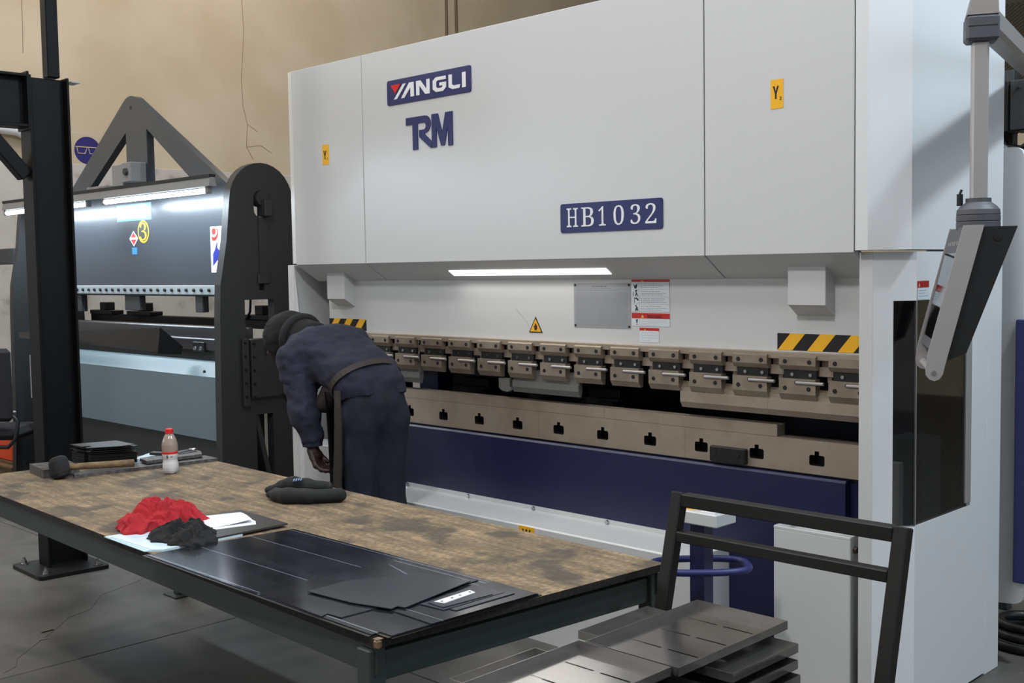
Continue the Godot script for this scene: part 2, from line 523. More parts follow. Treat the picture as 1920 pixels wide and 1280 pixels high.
# ------------------------------------------------------------------ light and setting
func lamp(at: Vector3, c: Color, e: float, label: String, size := 0.17) -> void:
	var t := thing("high_bay_lamp", label, "lamp", at, "high bay lamps under the roof")
	var b := MB.new()
	b.lathe(P2([0.0, 0.36, 0.09, 0.36, 0.1, 0.3, 0.12, 0.24, 0.24, 0.05, 0.27, 0.0, 0.255, 0.0, 0.22, 0.06, 0.1, 0.24]), Transform3D(Basis(), at), 28)
	part("reflector", b, M.alu, t)
	b = MB.new()
	b.cyl(at + V(0, 0.03, 0), at + V(0, 0.045, 0), 0.225, 0.225, 28)
	part("diffuser", b, M.lamp_glow, t)
	b = MB.new()
	b.cyl(at + V(0, 0.36, 0), V(at.x, 7.4, at.z), 0.012, 0.012, 8)
	part("drop_rod", b, M.dark_steel, t)
	var l := OmniLight3D.new()
	l.name = "lamp_light"
	l.light_color = c
	l.light_energy = e
	l.light_size = size
	l.omni_range = 30.0
	l.omni_attenuation = 2.0
	l.shadow_enabled = true
	l.position = V(0, -0.2, 0)
	t.add_child(l)

func area(called: String, at: Vector3, to: Vector3, size: Vector2, c: Color, e: float, p: Node3D) -> void:
	var l := AreaLight3D.new()
	l.name = called
	l.area_size = size
	l.light_color = c
	l.light_energy = e
	l.area_range = 40.0
	l.area_attenuation = 2.0
	l.shadow_enabled = true
	p.add_child(l)
	var up := Vector3.UP if absf(to.normalized().y) < 0.9 else Vector3.FORWARD
	l.transform = Transform3D(Basis.looking_at(to, up), at - origin(p))

func setting() -> void:
	# floor of cast slabs with saw-cut joints
	var b := MB.new()
	b.bx(-11.2, 6.2, -0.2, -0.012, -13.2, 5.2)
	var fl := struct("floor", b, M.crack)
	var xs := [-11.0, -7.5, -4.5, -1.5, 1.5, 4.5, 6.0]
	var zs := [5.0, 3.2, 0.2, -2.8, -5.8, -8.8, -11.0, -13.0]
	for i in xs.size() - 1:
		for j in zs.size() - 1:
			b = MB.new()
			b.bx(xs[i] + 0.003, xs[i + 1] - 0.003, -0.012, 0.0, zs[j + 1] + 0.003, zs[j] - 0.003, 0.002)
			part("concrete_slab", b, M.floor, fl)
	for c in [[-5.44, -2.76, -5.32, -2.47, -5.13, -2.33, -5.08, -2.2, -4.98, -2.11, -4.69, -1.81, -4.6, -1.77, -4.553, -1.70]]:
		b = MB.new()
		for i in range(0, c.size() - 2, 2):
			b.bar(V(c[i], 0, c[i + 1]), V(c[i + 2], 0, c[i + 3]), 0.0018, 0.0008)
		part("crack", b, M.crack, fl)
	# left wall: beige above, bare grey render below
	b = MB.new()
	b.bx(-11.3, -11.0, 2.66, 7.6, -13.2, 5.2)
	var wl := struct("wall_left", b, M.wall)
	b = MB.new()
	b.bx(-11.3, -10.985, 0, 2.66, -13.2, 5.2, 0.004)
	part("dado", b, M.dado, wl)
	for c in [[4.9, -6.95, 4.2, -6.98, 3.7, -6.93, 3.4, -6.94, 3.2, -6.99, 2.95, -6.97, 2.82, -7.05], [3.2, -6.99, 3.13, -7.12], [2.95, -6.97, 2.98, -7.15, 2.9, -7.3], [4.5, -4.556, 3.95, -4.557, 3.68, -4.55]]:
		b = MB.new()
		for i in range(0, c.size() - 2, 2):
			b.bar(V(-10.999, c[i], c[i + 1]), V(-10.999, c[i + 2], c[i + 3]), 0.005, 0.003)
		part("crack", b, M.wall_crack, wl)
	b = MB.new()
	b.bx(-11.3, 6.3, 0, 3.0, -13.3, -13.0)
	var wb := struct("wall_back", b, M.wall)
	b = MB.new()
	b.bx(-11.3, 6.3, 3.0, 7.6, -13.3, -13.05)
	var clad := part("cladding", b, M.cladding, wb)
	for i in 90:
		b = MB.new()
		var x := -8.5 + i * 0.06
		b.cyl(V(x, 3.0, -13.045), V(x + 2.2, 4.4, -13.045), 0.02, 0.02, 6)
		part("rib", b, M.cladding, clad)
	b = MB.new()
	b.bx(-11.3, 6.3, 0, 7.6, 5.0, 5.3)
	struct("wall_front", b, M.dado)
	# right wall, with high translucent sheets that let the daylight in
	b = MB.new()
	b.bx(6.0, 6.3, 0, 7.6, -13.2, 5.2)
	struct("wall_right", b, M.dado)
	b = MB.new()
	b.bx(-11.3, 6.3, 7.4, 7.6, -13.3, 5.3)
	struct("ceiling", b, M.roof)
	var k := 1
	for z in [-5.5, -2.0, 1.5]:
		b = MB.new()
		b.bx(5.97, 6.0, 2.0, 5.0, z - 1.4, z + 1.4)
		var w := struct("window_%d" % k, b, M.skylight)
		b = MB.new()
		for e in [-1.42, 0.0, 1.42]: b.bx(5.93, 6.0, 1.95, 5.05, z + e - 0.03, z + e + 0.03, 0.004)
		for e in [1.97, 3.5, 5.03]: b.bx(5.93, 6.0, e - 0.03, e + 0.03, z - 1.45, z + 1.45, 0.004)
		part("glazing_bar", b, M.alu, w)
		area("window_light", V(5.9, 3.5, z), V(-1, -0.12, 0), Vector2(2.7, 2.9), Color(0.80, 0.91, 1.0), L_WINDOW, w)
		k += 1
	for z in [2.0, 4.4]:   # two small bright windows in the left wall
		b = MB.new()
		b.bx(-11.0, -10.97, 2.45, 3.15, z - 0.4, z + 0.4)
		var w := struct("window_%d" % k, b, M.window_glow)
		b = MB.new()
		for e in [-0.42, 0.42]: b.bx(-11.0, -10.93, 2.40, 3.20, z + e - 0.03, z + e + 0.03, 0.004)
		for e in [2.42, 3.18]: b.bx(-11.0, -10.93, e - 0.03, e + 0.03, z - 0.45, z + 0.45, 0.004)
		part("glazing_bar", b, M.alu, w)
		area("window_light", V(-10.9, 2.8, z), V(1, -0.1, 0), Vector2(0.78, 0.68), Color(0.86, 0.94, 1.0), 4.0, w)
		k += 1
	for x in [-7.5, -2.5, 2.5]:
		b = MB.new()
		b.bx(x - 0.5, x + 0.5, 7.38, 7.4, -3.8, 1.2)
		var w := struct("window_%d" % k, b, M.skylight)
		area("roof_light", V(x, 7.3, -1.3), V(0, -1, 0), Vector2(1.0, 5.0), Color(0.96, 0.98, 1.0), L_ROOF, w)
		k += 1

const L_WINDOW := 0.6
const L_ROOF := 13.0
const L_KEY := 6.8
const L_SIDE := 9.0
const L_LEFT := 6.5
const EXPOSURE := 1.0

func _ready() -> void:
	var cam := Camera3D.new()
	cam.name = "camera"
	cam.position = Vector3(0, 1.571, 0)
	cam.rotation = Vector3(-0.0644454, 0.78132, -0.0157350)
	cam.fov = 33.394
	cam.near = 0.05
	cam.far = 60.0
	add_child(cam)
	cam.current = true
	var env := Environment.new()
	env.background_mode = Environment.BG_COLOR
	env.background_color = Color(0.35, 0.4, 0.45)
	env.tonemap_mode = Environment.TONE_MAPPER_LINEAR
	env.tonemap_exposure = EXPOSURE
	env.sdfgi_enabled = true
	env.ssao_enabled = true
	env.ssil_enabled = true
	var we := WorldEnvironment.new()
	we.name = "environment"
	we.environment = env
	add_child(we)
	make_materials()
	lamp(V(-2.0, 4.6, -0.2), Color(0.98, 0.985, 1.0), L_KEY, "round high bay lamp over the aisle before the white press brake")
	lamp(V(-0.29, 4.75, -4.16), Color(0.86, 0.94, 1.0), L_SIDE, "round high bay lamp to the right of the white press brake", 0.09)
	lamp(V(-8.2, 5.6, -0.8), Color(1.0, 0.96, 0.9), L_LEFT, "round high bay lamp near the beige wall, before the dark press brake")
	lamp(V(-7.6, 6.2, -6.6), Color(1.0, 0.96, 0.9), L_LEFT, "round high bay lamp near the beige wall, behind the dark press brake")
	setting()
	press_brake()
	pendant()
	rear_guard()
	dark_press()
	steel_frame()
	work_table()
	table_goods()
	trolley()
	trays()
	pedal_stand()
	worker()
	background()

# ------------------------------------------------------------------ white press brake
# a thin print facing +z, its front face carrying the whole texture
func print_card(called: String, x0: float, x1: float, y0: float, y1: float, z: float, m: Material, p: Node3D, th := 0.0015) -> MeshInstance3D:
	var b := MB.new()
	b.quad(V(x0, y0, z + th), V(x1, y0, z + th), V(x1, y1, z + th), V(x0, y1, z + th), true)
	b.quad(V(x0, y1, z + th), V(x1, y1, z + th), V(x1, y1, z), V(x0, y1, z))
	b.quad(V(x0, y0, z), V(x1, y0, z), V(x1, y0, z + th), V(x0, y0, z + th))
	b.quad(V(x1, y0, z + th), V(x1, y0, z), V(x1, y1, z), V(x1, y1, z + th))
	b.quad(V(x0, y0, z), V(x0, y0, z + th), V(x0, y1, z + th), V(x0, y1, z))
	return part(called, b, m, p)

func zp(called: String, xy: Array, z0: float, z1: float, m: Material, p: Node3D) -> MeshInstance3D:
	var b := MB.new()
	b.zprism(P2(xy), z0, z1)
	return part(called, b, m, p)

# maps (a, b) in the unit square, b downward, to the plate's front plane
func glyph(called: String, pts: Array, x: float, y: float, w: float, h: float, z: float, d: float, m: Material, p: Node3D) -> void:
	var q := []
	for i in range(0, pts.size(), 2):
		q.append(x + pts[i] * w); q.append(y - pts[i + 1] * h)
	zp(called, q, z + d, z, m, p)

func arc_pts(cx: float, cy: float, rx: float, ry: float, a0: float, a1: float, n: int) -> Array:
	var r := []
	for i in n + 1:
		var a := deg_to_rad(lerpf(a0, a1, float(i) / n))
		r.append(cx + cos(a) * rx); r.append(cy - sin(a) * ry)
	return r

func hazard(x0: float, x1: float, y0: float, y1: float, z: float, first: float, pitch: float, p: Node3D) -> void:
	var b := MB.new()
	b.bx(x0, x1, y0, y1, z, z + 0.0015)
	var pl := part("hazard_marking", b, M.ink, p)
	var x := first
	var lean := (y1 - y0) * 0.85
	while x < x1:
		var poly := Geometry2D.intersect_polygons(P2([x - lean / 2, y0, x - lean / 2 + pitch / 2, y0, x + lean / 2 + pitch / 2, y1, x + lean / 2, y1]), rect(x0, y0, x1, y1))
		for q in poly:
			var c := MB.new()
			c.zprism(q, z + 0.0021, z + 0.0015)
			part("yellow_bar", c, M.yellow, pl)
		x += pitch

func warning_image(rows: int, head: float, icons: bool, sd: int) -> Image:
	var im := blank(192, 224, Color(0.83, 0.85, 0.87))
	fr(im, 0, 0, 1, head, Color(0.72, 0.13, 0.11))
	if head > 0.05:
		fill_poly(im, P2([0.24, head * 0.85, 0.33, head * 0.85, 0.285, head * 0.25]), Color(0.85, 0.7, 0.2))
	var rh := (1.0 - head) / rows
	for r in rows:
		var y := head + r * rh
		if r > 0: fr(im, 0, y, 1, y + 0.008, Color(0.35, 0.37, 0.4))
		var x0 := 0.24 if icons else 0.08
		print_lines(im, x0, 0.96, [y + rh * 0.18, y + rh * 0.4, y + rh * 0.62, y + rh * 0.82] if rows < 3 else [y + rh * 0.25, y + rh * 0.5, y + rh * 0.74], 0.014, Color(0.3, 0.32, 0.36), sd + r)
		if icons:
			match (r + sd) % 5:
				0:
					fill_poly(im, P2([0.05, y + rh * 0.15, 0.08, y + rh * 0.5, 0.16, y + rh * 0.2, 0.15, y + rh * 0.55, 0.13, y + rh * 0.9, 0.08, y + rh * 0.9, 0.06, y + rh * 0.6]), Color(0.05, 0.05, 0.05))
				1:
					stick(im, [0.1, y + rh * 0.12, 0.13, y + rh * 0.5, 0.1, y + rh * 0.9, 0.13, y + rh * 0.5, 0.16, y + rh * 0.9], 0.013, Color(0.05, 0.05, 0.05))
					disc(im, 0.13, y + rh * 0.15, 0.025, 0.022, Color(0.05, 0.05, 0.05))
					fr(im, 0.03, y + rh * 0.3, 0.07, y + rh * 0.9, Color(0.6, 0.6, 0.62))
				2:
					stick(im, [0.07, y + rh * 0.1, 0.07, y + rh * 0.9], 0.006, Color(0.4, 0.4, 0.4))
					stick(im, [0.09, y + rh * 0.2, 0.15, y + rh * 0.25, 0.17, y + rh * 0.5], 0.02, Color(0.05, 0.05, 0.05))
				3:
					stick(im, [0.1, y + rh * 0.15, 0.15, y + rh * 0.5, 0.1, y + rh * 0.92, 0.13, y + rh * 0.45, 0.17, y + rh * 0.9], 0.014, Color(0.05, 0.05, 0.05))
				4:
					fill_poly(im, P2([0.11, y + rh * 0.12, 0.16, y + rh * 0.12, 0.145, y + rh * 0.65, 0.125, y + rh * 0.65]), Color(0.05, 0.05, 0.05))
					disc(im, 0.135, y + rh * 0.8, 0.018, 0.03, Color(0.05, 0.05, 0.05))
	if icons: fr(im, 0.2, head, 0.207, 1, Color(0.4, 0.42, 0.45))
	return im

func chart_image() -> Image:
	var im := blank(320, 200, Color(0.60, 0.61, 0.62))
	for i in 46: fr(im, 0.04 + i * 0.02, 0.2, 0.043 + i * 0.02, 0.96, Color(0.5, 0.51, 0.52))
	for i in 26: fr(im, 0.04, 0.2 + i * 0.0296, 0.965, 0.206 + i * 0.0296, Color(0.51, 0.52, 0.53))
	fr(im, 0.2, 0.55, 0.46, 0.93, Color(0.58, 0.59, 0.6))
	fr(im, 0.04, 0.14, 0.965, 0.147, Color(0.45, 0.46, 0.47))
	print_lines(im, 0.33, 0.68, [0.06], 0.03, Color(0.4, 0.41, 0.42), 3)
	print_lines(im, 0.06, 0.9, [0.11, 0.16], 0.012, Color(0.45, 0.46, 0.47), 8)
	return im

func press_brake() -> void:
	var t := thing("press_brake", "large white and blue press brake with navy name plates and a row of steel clamps", "machine", V(-3.46, 0, -3.95))
	var b := MB.new()
	# upper housing
	b.bx(-5.10, -1.88, 1.62, 2.60, -3.56, -4.36)
	part("housing", b, M.white, t)
	for e in [[-5.106, -4.5105], [-4.5055, -2.4785], [-2.4735, -1.8745]]:
		b = MB.new()
		b.bx(e[0], e[1], 1.604, 2.625, -3.56, -3.52, 0.0025)
		part("cover_panel", b, M.white, t)
		b = MB.new()
		b.xprism(P2([-3.522, 1.606, -3.66, 1.5165, -3.68, 1.5165, -3.68, 1.54, -3.54, 1.63, -3.522, 1.62]), e[0] + 0.001, e[1] - 0.001)
		part("cover_underside", b, M.white, t)
	b = MB.new()
	b.yprism(P2([-1.869, -3.52, -1.824, -3.52, -1.721, -3.623, -1.721, -4.38, -1.869, -4.38]), 1.612, 2.66)
	part("corner_cover", b, M.white2, t)
	b = MB.new()
	b.yprism(P2([-5.11, -3.524, -5.11, -4.38, -5.165, -4.38, -5.165, -3.545, -5.15, -3.53]), 1.612, 2.625)
	part("corner_cover", b, M.white2, t)
	# strip light let into the sloping underside
	var sl := Vector3(0, -0.0895, -0.14).normalized()
	var up := Vector3(0, 0.14, -0.0895).normalized()
	var lc := V(-3.4875, 1.5513, -3.6025)
	b = MB.new()
	b.xbox(Transform3D(Basis(Vector3.RIGHT, up, -sl), lc), V(0.958, 0.004, 0.043))
	var lp := part("light_strip", b, M.panel_glow, t)
	area("strip_light", lc - up * 0.006, -up, Vector2(0.94, 0.04), Color(1, 0.98, 0.96), 0.12, lp)
	# ram front
	b = MB.new()
	b.bx(-5.013, -1.89, 1.248, 1.54, -3.74, -3.66, 0.002)
	part("ram_panel", b, M.white, t)
	for e in [[-4.934, -4.784], [-2.168, -2.0195]]:
		b = MB.new()
		b.xprism(P2([-3.593, 1.57, -3.593, 1.424, -3.662, 1.381, -3.662, 1.535]), e[0], e[1])
		part("stop_cover", b, M.white, t)
	hazard(-5.012, -4.692, 1.257, 1.317, -3.66, -4.99, 0.108, t)
	hazard(-2.252, -1.89, 1.2555, 1.317, -3.66, -2.224, 0.121, t)
	var ch := print_card("data_plate", -3.25, -2.94, 1.314, 1.502, -3.66, tex_mat(chart_image(), 0.5, 0.2), t)
	b = MB.new()
	for x in [-3.242, -2.948]:
		for y in [1.322, 1.494]: b.cyl(V(x, y, -3.658), V(x, y, -3.655), 0.005, 0.004, 10)
	part("rivets", b, M.ink, ch)
	print_card("warning_label", -2.934, -2.742, 1.386, 1.516, -3.66, tex_mat(warning_image(4, 0.075, true, 0)), t)
	var w2 := print_card("warning_label", -2.934, -2.742, 1.327, 1.380, -3.66, tex_mat(warning_image(1, 0.42, true, 4)), t)
	letters("lettering", "WARNING", V(-2.856, 1.361, -3.6585), 0.075, 0.011, 0.0006, mat(Color(0.38, 0.08, 0.07), 0.6), w2)
	print_card("warning_label", -2.895, -2.796, 1.262, 1.320, -3.66, tex_mat(warning_image(1, 0.2, false, 9)), t)
	var tr := zp("warning_triangle", [-3.521, 1.283, -3.438, 1.283, -3.4795, 1.354], -3.6585, -3.66, M.ink, t)
	zp("field", [-3.513, 1.2875, -3.446, 1.2875, -3.4795, 1.345], -3.658, -3.6585, M.yellow, tr)
	var hand := [-3.486, 1.294, -3.473, 1.294, -3.469, 1.304, -3.470, 1.315, -3.473, 1.314, -3.474, 1.321, -3.478, 1.320, -3.479, 1.325, -3.483, 1.323, -3.484, 1.312, -3.489, 1.315, -3.490, 1.311, -3.487, 1.303]
	zp("hand_sign", hand, -3.6575, -3.658, mat(Color(0.25, 0.08, 0.04), 0.6), tr)
	b = MB.new()
	b.tube(PackedVector3Array([V(-3.60, 1.385, -3.6595), V(-3.58, 1.37, -3.6595), V(-3.555, 1.352, -3.6595), V(-3.53, 1.325, -3.6595), V(-3.51, 1.293, -3.6595), V(-3.50, 1.275, -3.6595)]), 0.0011, 5)
	part("scratch", b, M.alu, t)
	# name plates and marks on the cover
	b = MB.new()
	b.zprism(round_poly(rect(-4.306, 2.356, -3.719, 2.473), 0.012), -3.516, -3.52)
	var np := part("name_plate", b, M.plate_blue, t)
	var gx := -4.306; var gy := 2.473; var gw := 0.587; var gh := 0.117
	var gz := -3.516
	var G := [
		["red_mark", [0.05, 0.2, 0.175, 0.2, 0.108, 0.56]],
		["letter", [0.205, 0.22, 0.243, 0.22, 0.128, 0.79, 0.09, 0.79]],
		["letter", [0.282, 0.22, 0.338, 0.22, 0.34, 0.79, 0.298, 0.79, 0.298, 0.42, 0.222, 0.79, 0.18, 0.79]],
		["letter", [0.368, 0.22, 0.42, 0.22, 0.492, 0.6, 0.492, 0.22, 0.53, 0.22, 0.53, 0.79, 0.478, 0.79, 0.406, 0.41, 0.406, 0.79, 0.368, 0.79]],
		["letter", [0.72, 0.22, 0.72, 0.35, 0.625, 0.35, 0.607, 0.4, 0.607, 0.6, 0.625, 0.655, 0.665, 0.655, 0.682, 0.61, 0.682, 0.57, 0.645, 0.57, 0.645, 0.45, 0.722, 0.45, 0.722, 0.66, 0.69, 0.79, 0.605, 0.79, 0.567, 0.67, 0.567, 0.34, 0.605, 0.22]],
		["letter", [0.752, 0.22, 0.79, 0.22, 0.79, 0.6, 0.806, 0.655, 0.885, 0.655, 0.872, 0.79, 0.795, 0.79, 0.752, 0.7]],
		["letter", [0.905, 0.22, 0.945, 0.22, 0.945, 0.79, 0.905, 0.79]]]
	for g in G: glyph(g[0], g[1], gx, gy, gw, gh, gz, 0.002, M.red if g[0] == "red_mark" else M.letter, np)
	b = MB.new()
	for x in [-4.298, -3.727]:
		for y in [2.364, 2.465]: b.cyl(V(x, y, -3.516), V(x, y, -3.5145), 0.004, 0.003, 8)
	part("screws", b, M.plate_blue, np)
	# the cut-out letters below it
	var lx := -4.171; var ly := 2.284; var lw := 0.325; var lh := 0.152
	glyph("letter", [0.0, 0.0, 0.14, 0.0, 0.14, 0.0, 0.27, 0.0, 0.27, 0.2, 0.255, 0.24, 0.255, 1.0, 0.145, 1.0, 0.145, 0.22, 0.0, 0.22], lx, ly, lw, lh, -3.52, 0.005, M.plate_blue, t)
	var rr := [0.27, 0.0, 0.42, 0.0] + arc_pts(0.42, 0.26, 0.12, 0.26, 90, -90, 8) + [0.40, 0.55, 0.57, 0.83, 0.57, 1.0, 0.53, 1.0, 0.29, 0.63, 0.29, 0.42, 0.37, 0.42] + arc_pts(0.39, 0.31, 0.05, 0.11, -90, 90, 5) + [0.27, 0.2]
	glyph("letter", rr, lx, ly, lw, lh, -3.52, 0.005, M.plate_blue, t)
	glyph("letter", [0.562, 0.0, 0.695, 0.0, 0.782, 0.58, 0.855, 0.0, 1.0, 0.0, 1.0, 1.0, 0.905, 1.0, 0.905, 0.4, 0.83, 0.97, 0.755, 0.97, 0.66, 0.4, 0.66, 1.0, 0.562, 1.0], lx, ly, lw, lh, -3.52, 0.005, M.plate_blue, t)
	b = MB.new()
	b.zprism(round_poly(rect(-3.193, 1.712, -2.665, 1.831), 0.012), -3.516, -3.52)
	var hp := part("name_plate", b, M.plate_blue, t)
	for g in [["H", -3.157, 0.061], ["B", -3.078, 0.067], ["1", -2.985, 0.037], ["0", -2.907, 0.052], ["3", -2.821, 0.048], ["2", -2.748, 0.053]]:
		letters("letter", g[0], V(g[1], 1.735, -3.5165), g[2], 0.077, 0.0022, M.letter, hp, true)
	b = MB.new()
	for x in [-3.183, -2.929, -2.675]:
		for y in [1.721, 1.822]: b.cyl(V(x, y, -3.516), V(x, y, -3.5145), 0.004, 0.003, 8)
	part("screws", b, M.plate_blue, hp)
	b = MB.new()
	b.bx(-4.843, -4.788, 2.115, 2.217, -3.52, -3.5185)
	var y1 := part("axis_sticker", b, M.yellow, t)
	letters("letter", "Y", V(-4.834, 2.142, -3.5187), 0.026, 0.045, 0.0008, M.ink, y1)
	letters("letter", "1", V(-4.805, 2.138, -3.5187), 0.005, 0.012, 0.0008, M.ink, y1)
	b = MB.new()
	b.bx(-2.192, -2.142, 2.113, 2.214, -3.52, -3.5185)
	var y2 := part("axis_sticker", b, M.yellow, t)
	letters("letter", "Y", V(-2.183, 2.146, -3.5187), 0.024, 0.045, 0.0008, M.ink, y2)
	letters("letter", "2", V(-2.156, 2.141, -3.5187), 0.008, 0.012, 0.0008, M.ink, y2)
	# tool rail under the ram, punches
	b = MB.new()
	b.bx(-5.05, -1.88, 1.224, 1.25, -3.72, -3.638, 0.002)
	part("tool_rail", b, M.steel, t)
	for k in 16:
		var x := -4.627 + 0.2 * (k - 2)
		b = MB.new()
		b.bx(x + 0.152, x + 0.198, 1.20, 1.222, -3.72, -3.668)
		b.bx(x - 0.004, x + 0.196, 1.165, 1.20, -3.72, -3.658, 0.001)
		b.bx(x + 0.172, x + 0.19, 1.145, 1.166, -3.72, -3.672)
		part("rail_block", b, M.steel, t)
	var pr := P2([-3.645, 1.093, -3.645, 1.078, -3.638, 1.074, -3.638, 1.036, -3.652, 1.013, -3.662, 1.013, -3.672, 1.036, -3.672, 1.115, -3.655, 1.115, -3.655, 1.098])
	for e in [[-2.678, -2.28], [-2.279, -1.89]]:
		b = MB.new()
		b.xprism(pr, e[0], e[1])
		part("punch", b, M.steel, t)
	b = MB.new()
	var pm := P2([-3.655, 1.115, -3.655, 1.066, -3.648, 1.064, -3.648, 1.036, -3.658, 1.011, -3.668, 1.011, -3.675, 1.04, -3.675, 1.115])
	b.xprism(pm, -3.620, -3.222)
	part("punch", b, M.punch, t)
	b = MB.new()
	b.zprism(P2([-3.71, 1.07, -3.71, 1.024, -3.69, 1.012, -3.655, 1.008, -3.628, 1.02, -3.64, 1.032, -3.64, 1.07]), -3.65, -3.672)
	part("punch", b, M.punch, t)
	b = MB.new()
	b.xprism(pm, -4.603, -4.265)
	part("punch", b, M.punch, t)
	# clamps
	var uj := MB.new()
	uj.xprism(P2([-3.628, 1.234, -3.628, 1.204, -3.640, 1.187, -3.658, 1.187, -3.658, 1.239, -3.634, 1.239]), 0.0, 0.149)
	var mp := MB.new()
	mp.bx(0.01, 0.145, 1.15, 1.19, -3.66, -3.643, 0.001)
	var lj := MB.new()
	lj.bx(0.0, 0.149, 1.10, 1.155, -3.66, -3.640)
	lj.zprism(P2([0.0, 1.155, 0.0, 1.1, 0.149, 1.1, 0.149, 1.134, 0.069, 1.134, 0.0655, 1.137, 0.064, 1.1415, 0.0655, 1.146, 0.069, 1.149, 0.149, 1.149, 0.149, 1.155]), -3.628, -3.641)
	lj.xprism(P2([-3.628, 1.1, -3.642, 1.077, -3.658, 1.077, -3.658, 1.1]), 0.0, 0.149)
	var pin := MB.new()
	pin.cyl(V(0.071, 1.1415, -3.628), V(0.181, 1.1415, -3.628), 0.0062, 0.0062, 12)
	var bolt := MB.new()
	bolt.cyl(V(0, 0, 0), V(0, 0, 0.0018), 0.0085, 0.008, 14)
	bolt.cyl(V(0, 0, 0.0018), V(0, 0, 0.0022), 0.004, 0.004, 6)
	var screw := MB.new()
	screw.cyl(V(0, 0, 0), V(0, 0, 0.005), 0.0075, 0.0065, 12)
	var meshes := [uj.mesh(), mp.mesh(), lj.mesh(), pin.mesh(), bolt.mesh(), screw.mesh()]
	for k in 16:
		var c := MeshInstance3D.new()
		c.name = "clamp"
		c.mesh = meshes[0]
		c.material_override = M.steel_jaw
		t.add_child(c, true)
		c.position = V(-4.627 + 0.2 * (k - 2), 0, 0) - t.position
		var q := [["wedge_plate", 1, M.dark_steel, V(0, 0, 0)], ["lower_jaw", 2, M.steel_jaw, V(0, 0, 0)], ["lever_pin", 3, M.alu, V(0, 0, 0)]]
		for w in [[0.025, 1.217], [0.124, 1.217], [0.025, 1.12], [0.121, 1.12]]: q.append(["bolt", 4, M.ink, V(w[0], w[1], -3.628)])
		for x in [0.048, 0.122]: q.append(["wedge_screw", 5, M.chrome, V(x, 1.170, -3.643)])
		for e in q:
			var o := MeshInstance3D.new()
			o.name = e[0]
			o.mesh = meshes[e[1]]
			o.material_override = e[2]
			o.position = e[3]
			c.add_child(o, true)
	# bottom tool: slotted rail in segments, V block on top
	for e in [[-4.9, -3.4905], [-3.4895, -2.6855], [-2.6845, -1.885]]:
		var r := CSGCombiner3D.new()
		r.name = "die_holder"
		t.add_child(r, true)
		var bxs := CSGBox3D.new()
		bxs.name = "body"
		bxs.size = V(e[1] - e[0], 0.123, 0.08)
		bxs.position = V((e[0] + e[1]) / 2, 0.8665, -3.72) - t.position
		bxs.material = M.steel
		r.add_child(bxs)
		for j in range(-9, 3):
			var x := -2.6085 + 0.2535 * j
			if x < e[0] + 0.03 or x > e[1] - 0.03: continue
			var s := CSGPolygon3D.new()
			s.name = "slot"
			s.operation = CSGShape3D.OPERATION_SUBTRACTION
			s.polygon = round_poly(rect(-0.031, -0.021, 0.031, 0.018), 0.009) 
			s.depth = 0.06
			s.position = V(x, 0.8575, -3.74 + 0.07) - t.position
			s.material = M.dark_steel
			r.add_child(s, true)
			var q := CSGBox3D.new()
			q.name = "notch"
			q.operation = CSGShape3D.OPERATION_SUBTRACTION
			q.size = V(0.018, 0.03, 0.06)
			q.position = V(x, 0.875, -3.70) - t.position
			q.material = M.dark_steel
			r.add_child(q, true)
	for e in [[-4.9, -3.106], [-3.105, -2.267]]:
		b = MB.new()
		b.xprism(P2([-3.681, 0.974, -3.681, 0.929, -3.735, 0.929, -3.735, 0.974, -3.722, 0.974, -3.709, 0.955, -3.696, 0.974]), e[0], e[1])
		part("die", b, M.steel, t)
	b = MB.new()
	b.bx(-2.554, -2.393, 0.81, 0.87, -3.68, -3.655, 0.004)
	var jb := part("stop_block", b, M.dark_steel, t)
	b = MB.new()
	for x in [-2.53, -2.425]:
		b = MB.new()
		b.cyl(V(x, 0.843, -3.655), V(x, 0.843, -3.652), 0.009, 0.008, 14)
		part("bolt", b, M.ink, jb)
	# blue lower beam and the depth of the machine behind the tools
	b = MB.new()
	b.xprism(P2([-3.66, 0.02, -3.70, 0.02, -3.70, 0.797, -3.667, 0.797, -3.66, 0.789]), -4.95, -1.978)
	part("beam_front", b, M.blue, t)
	b = MB.new()
	b.bx(-4.95, -1.885, 0.02, 0.804, -3.80, -3.70)
	part("lower_beam", b, M.blue, t)
	b = MB.new()
	b.bx(-5.0, -1.8, 0.3, 1.5, -4.36, -4.33)
	part("rear_panel", b, M.blue_dark, t)
	b = MB.new()
	b.bx(-5.0, -1.9, 1.25, 1.6, -4.30, -3.76)
	part("ram_body", b, M.blue_dark, t)
	b = MB.new()
	b.bx(-4.62, -4.47, 0.8, 1.25, -4.06, -3.95, 0.004)
	part("gauge_post", b, M.plate_blue, t)
	for x in [-4.13, -3.30]:
		b = MB.new()
		b.bx(x - 0.12, x + 0.10, 0.93, 0.99, -3.98, -3.85, 0.003)
		b.bx(x - 0.05, x + 0.13, 0.985, 1.03, -3.95, -3.86, 0.003)
		b.bx(x + 0.08, x + 0.17, 0.985, 0.995, -3.87, -3.80, 0.001)
		part("back_gauge_finger", b, M.dark_steel, t)
		b = MB.new()
		b.bx(x - 0.16, x + 0.16, 0.86, 0.93, -4.1, -3.86, 0.004)
		part("gauge_carriage", b, M.black, t)
	# white base box along the foot
	b = MB.new()
	b.xprism(P2([-3.66, 0.0, -3.41, 0.0, -3.41, 0.478, -3.416, 0.484, -3.652, 0.484, -3.652, 0.502, -3.66, 0.502]), -4.386, -2.467)
	var bb := part("base_box", b, M.white, t)
	b = MB.new()
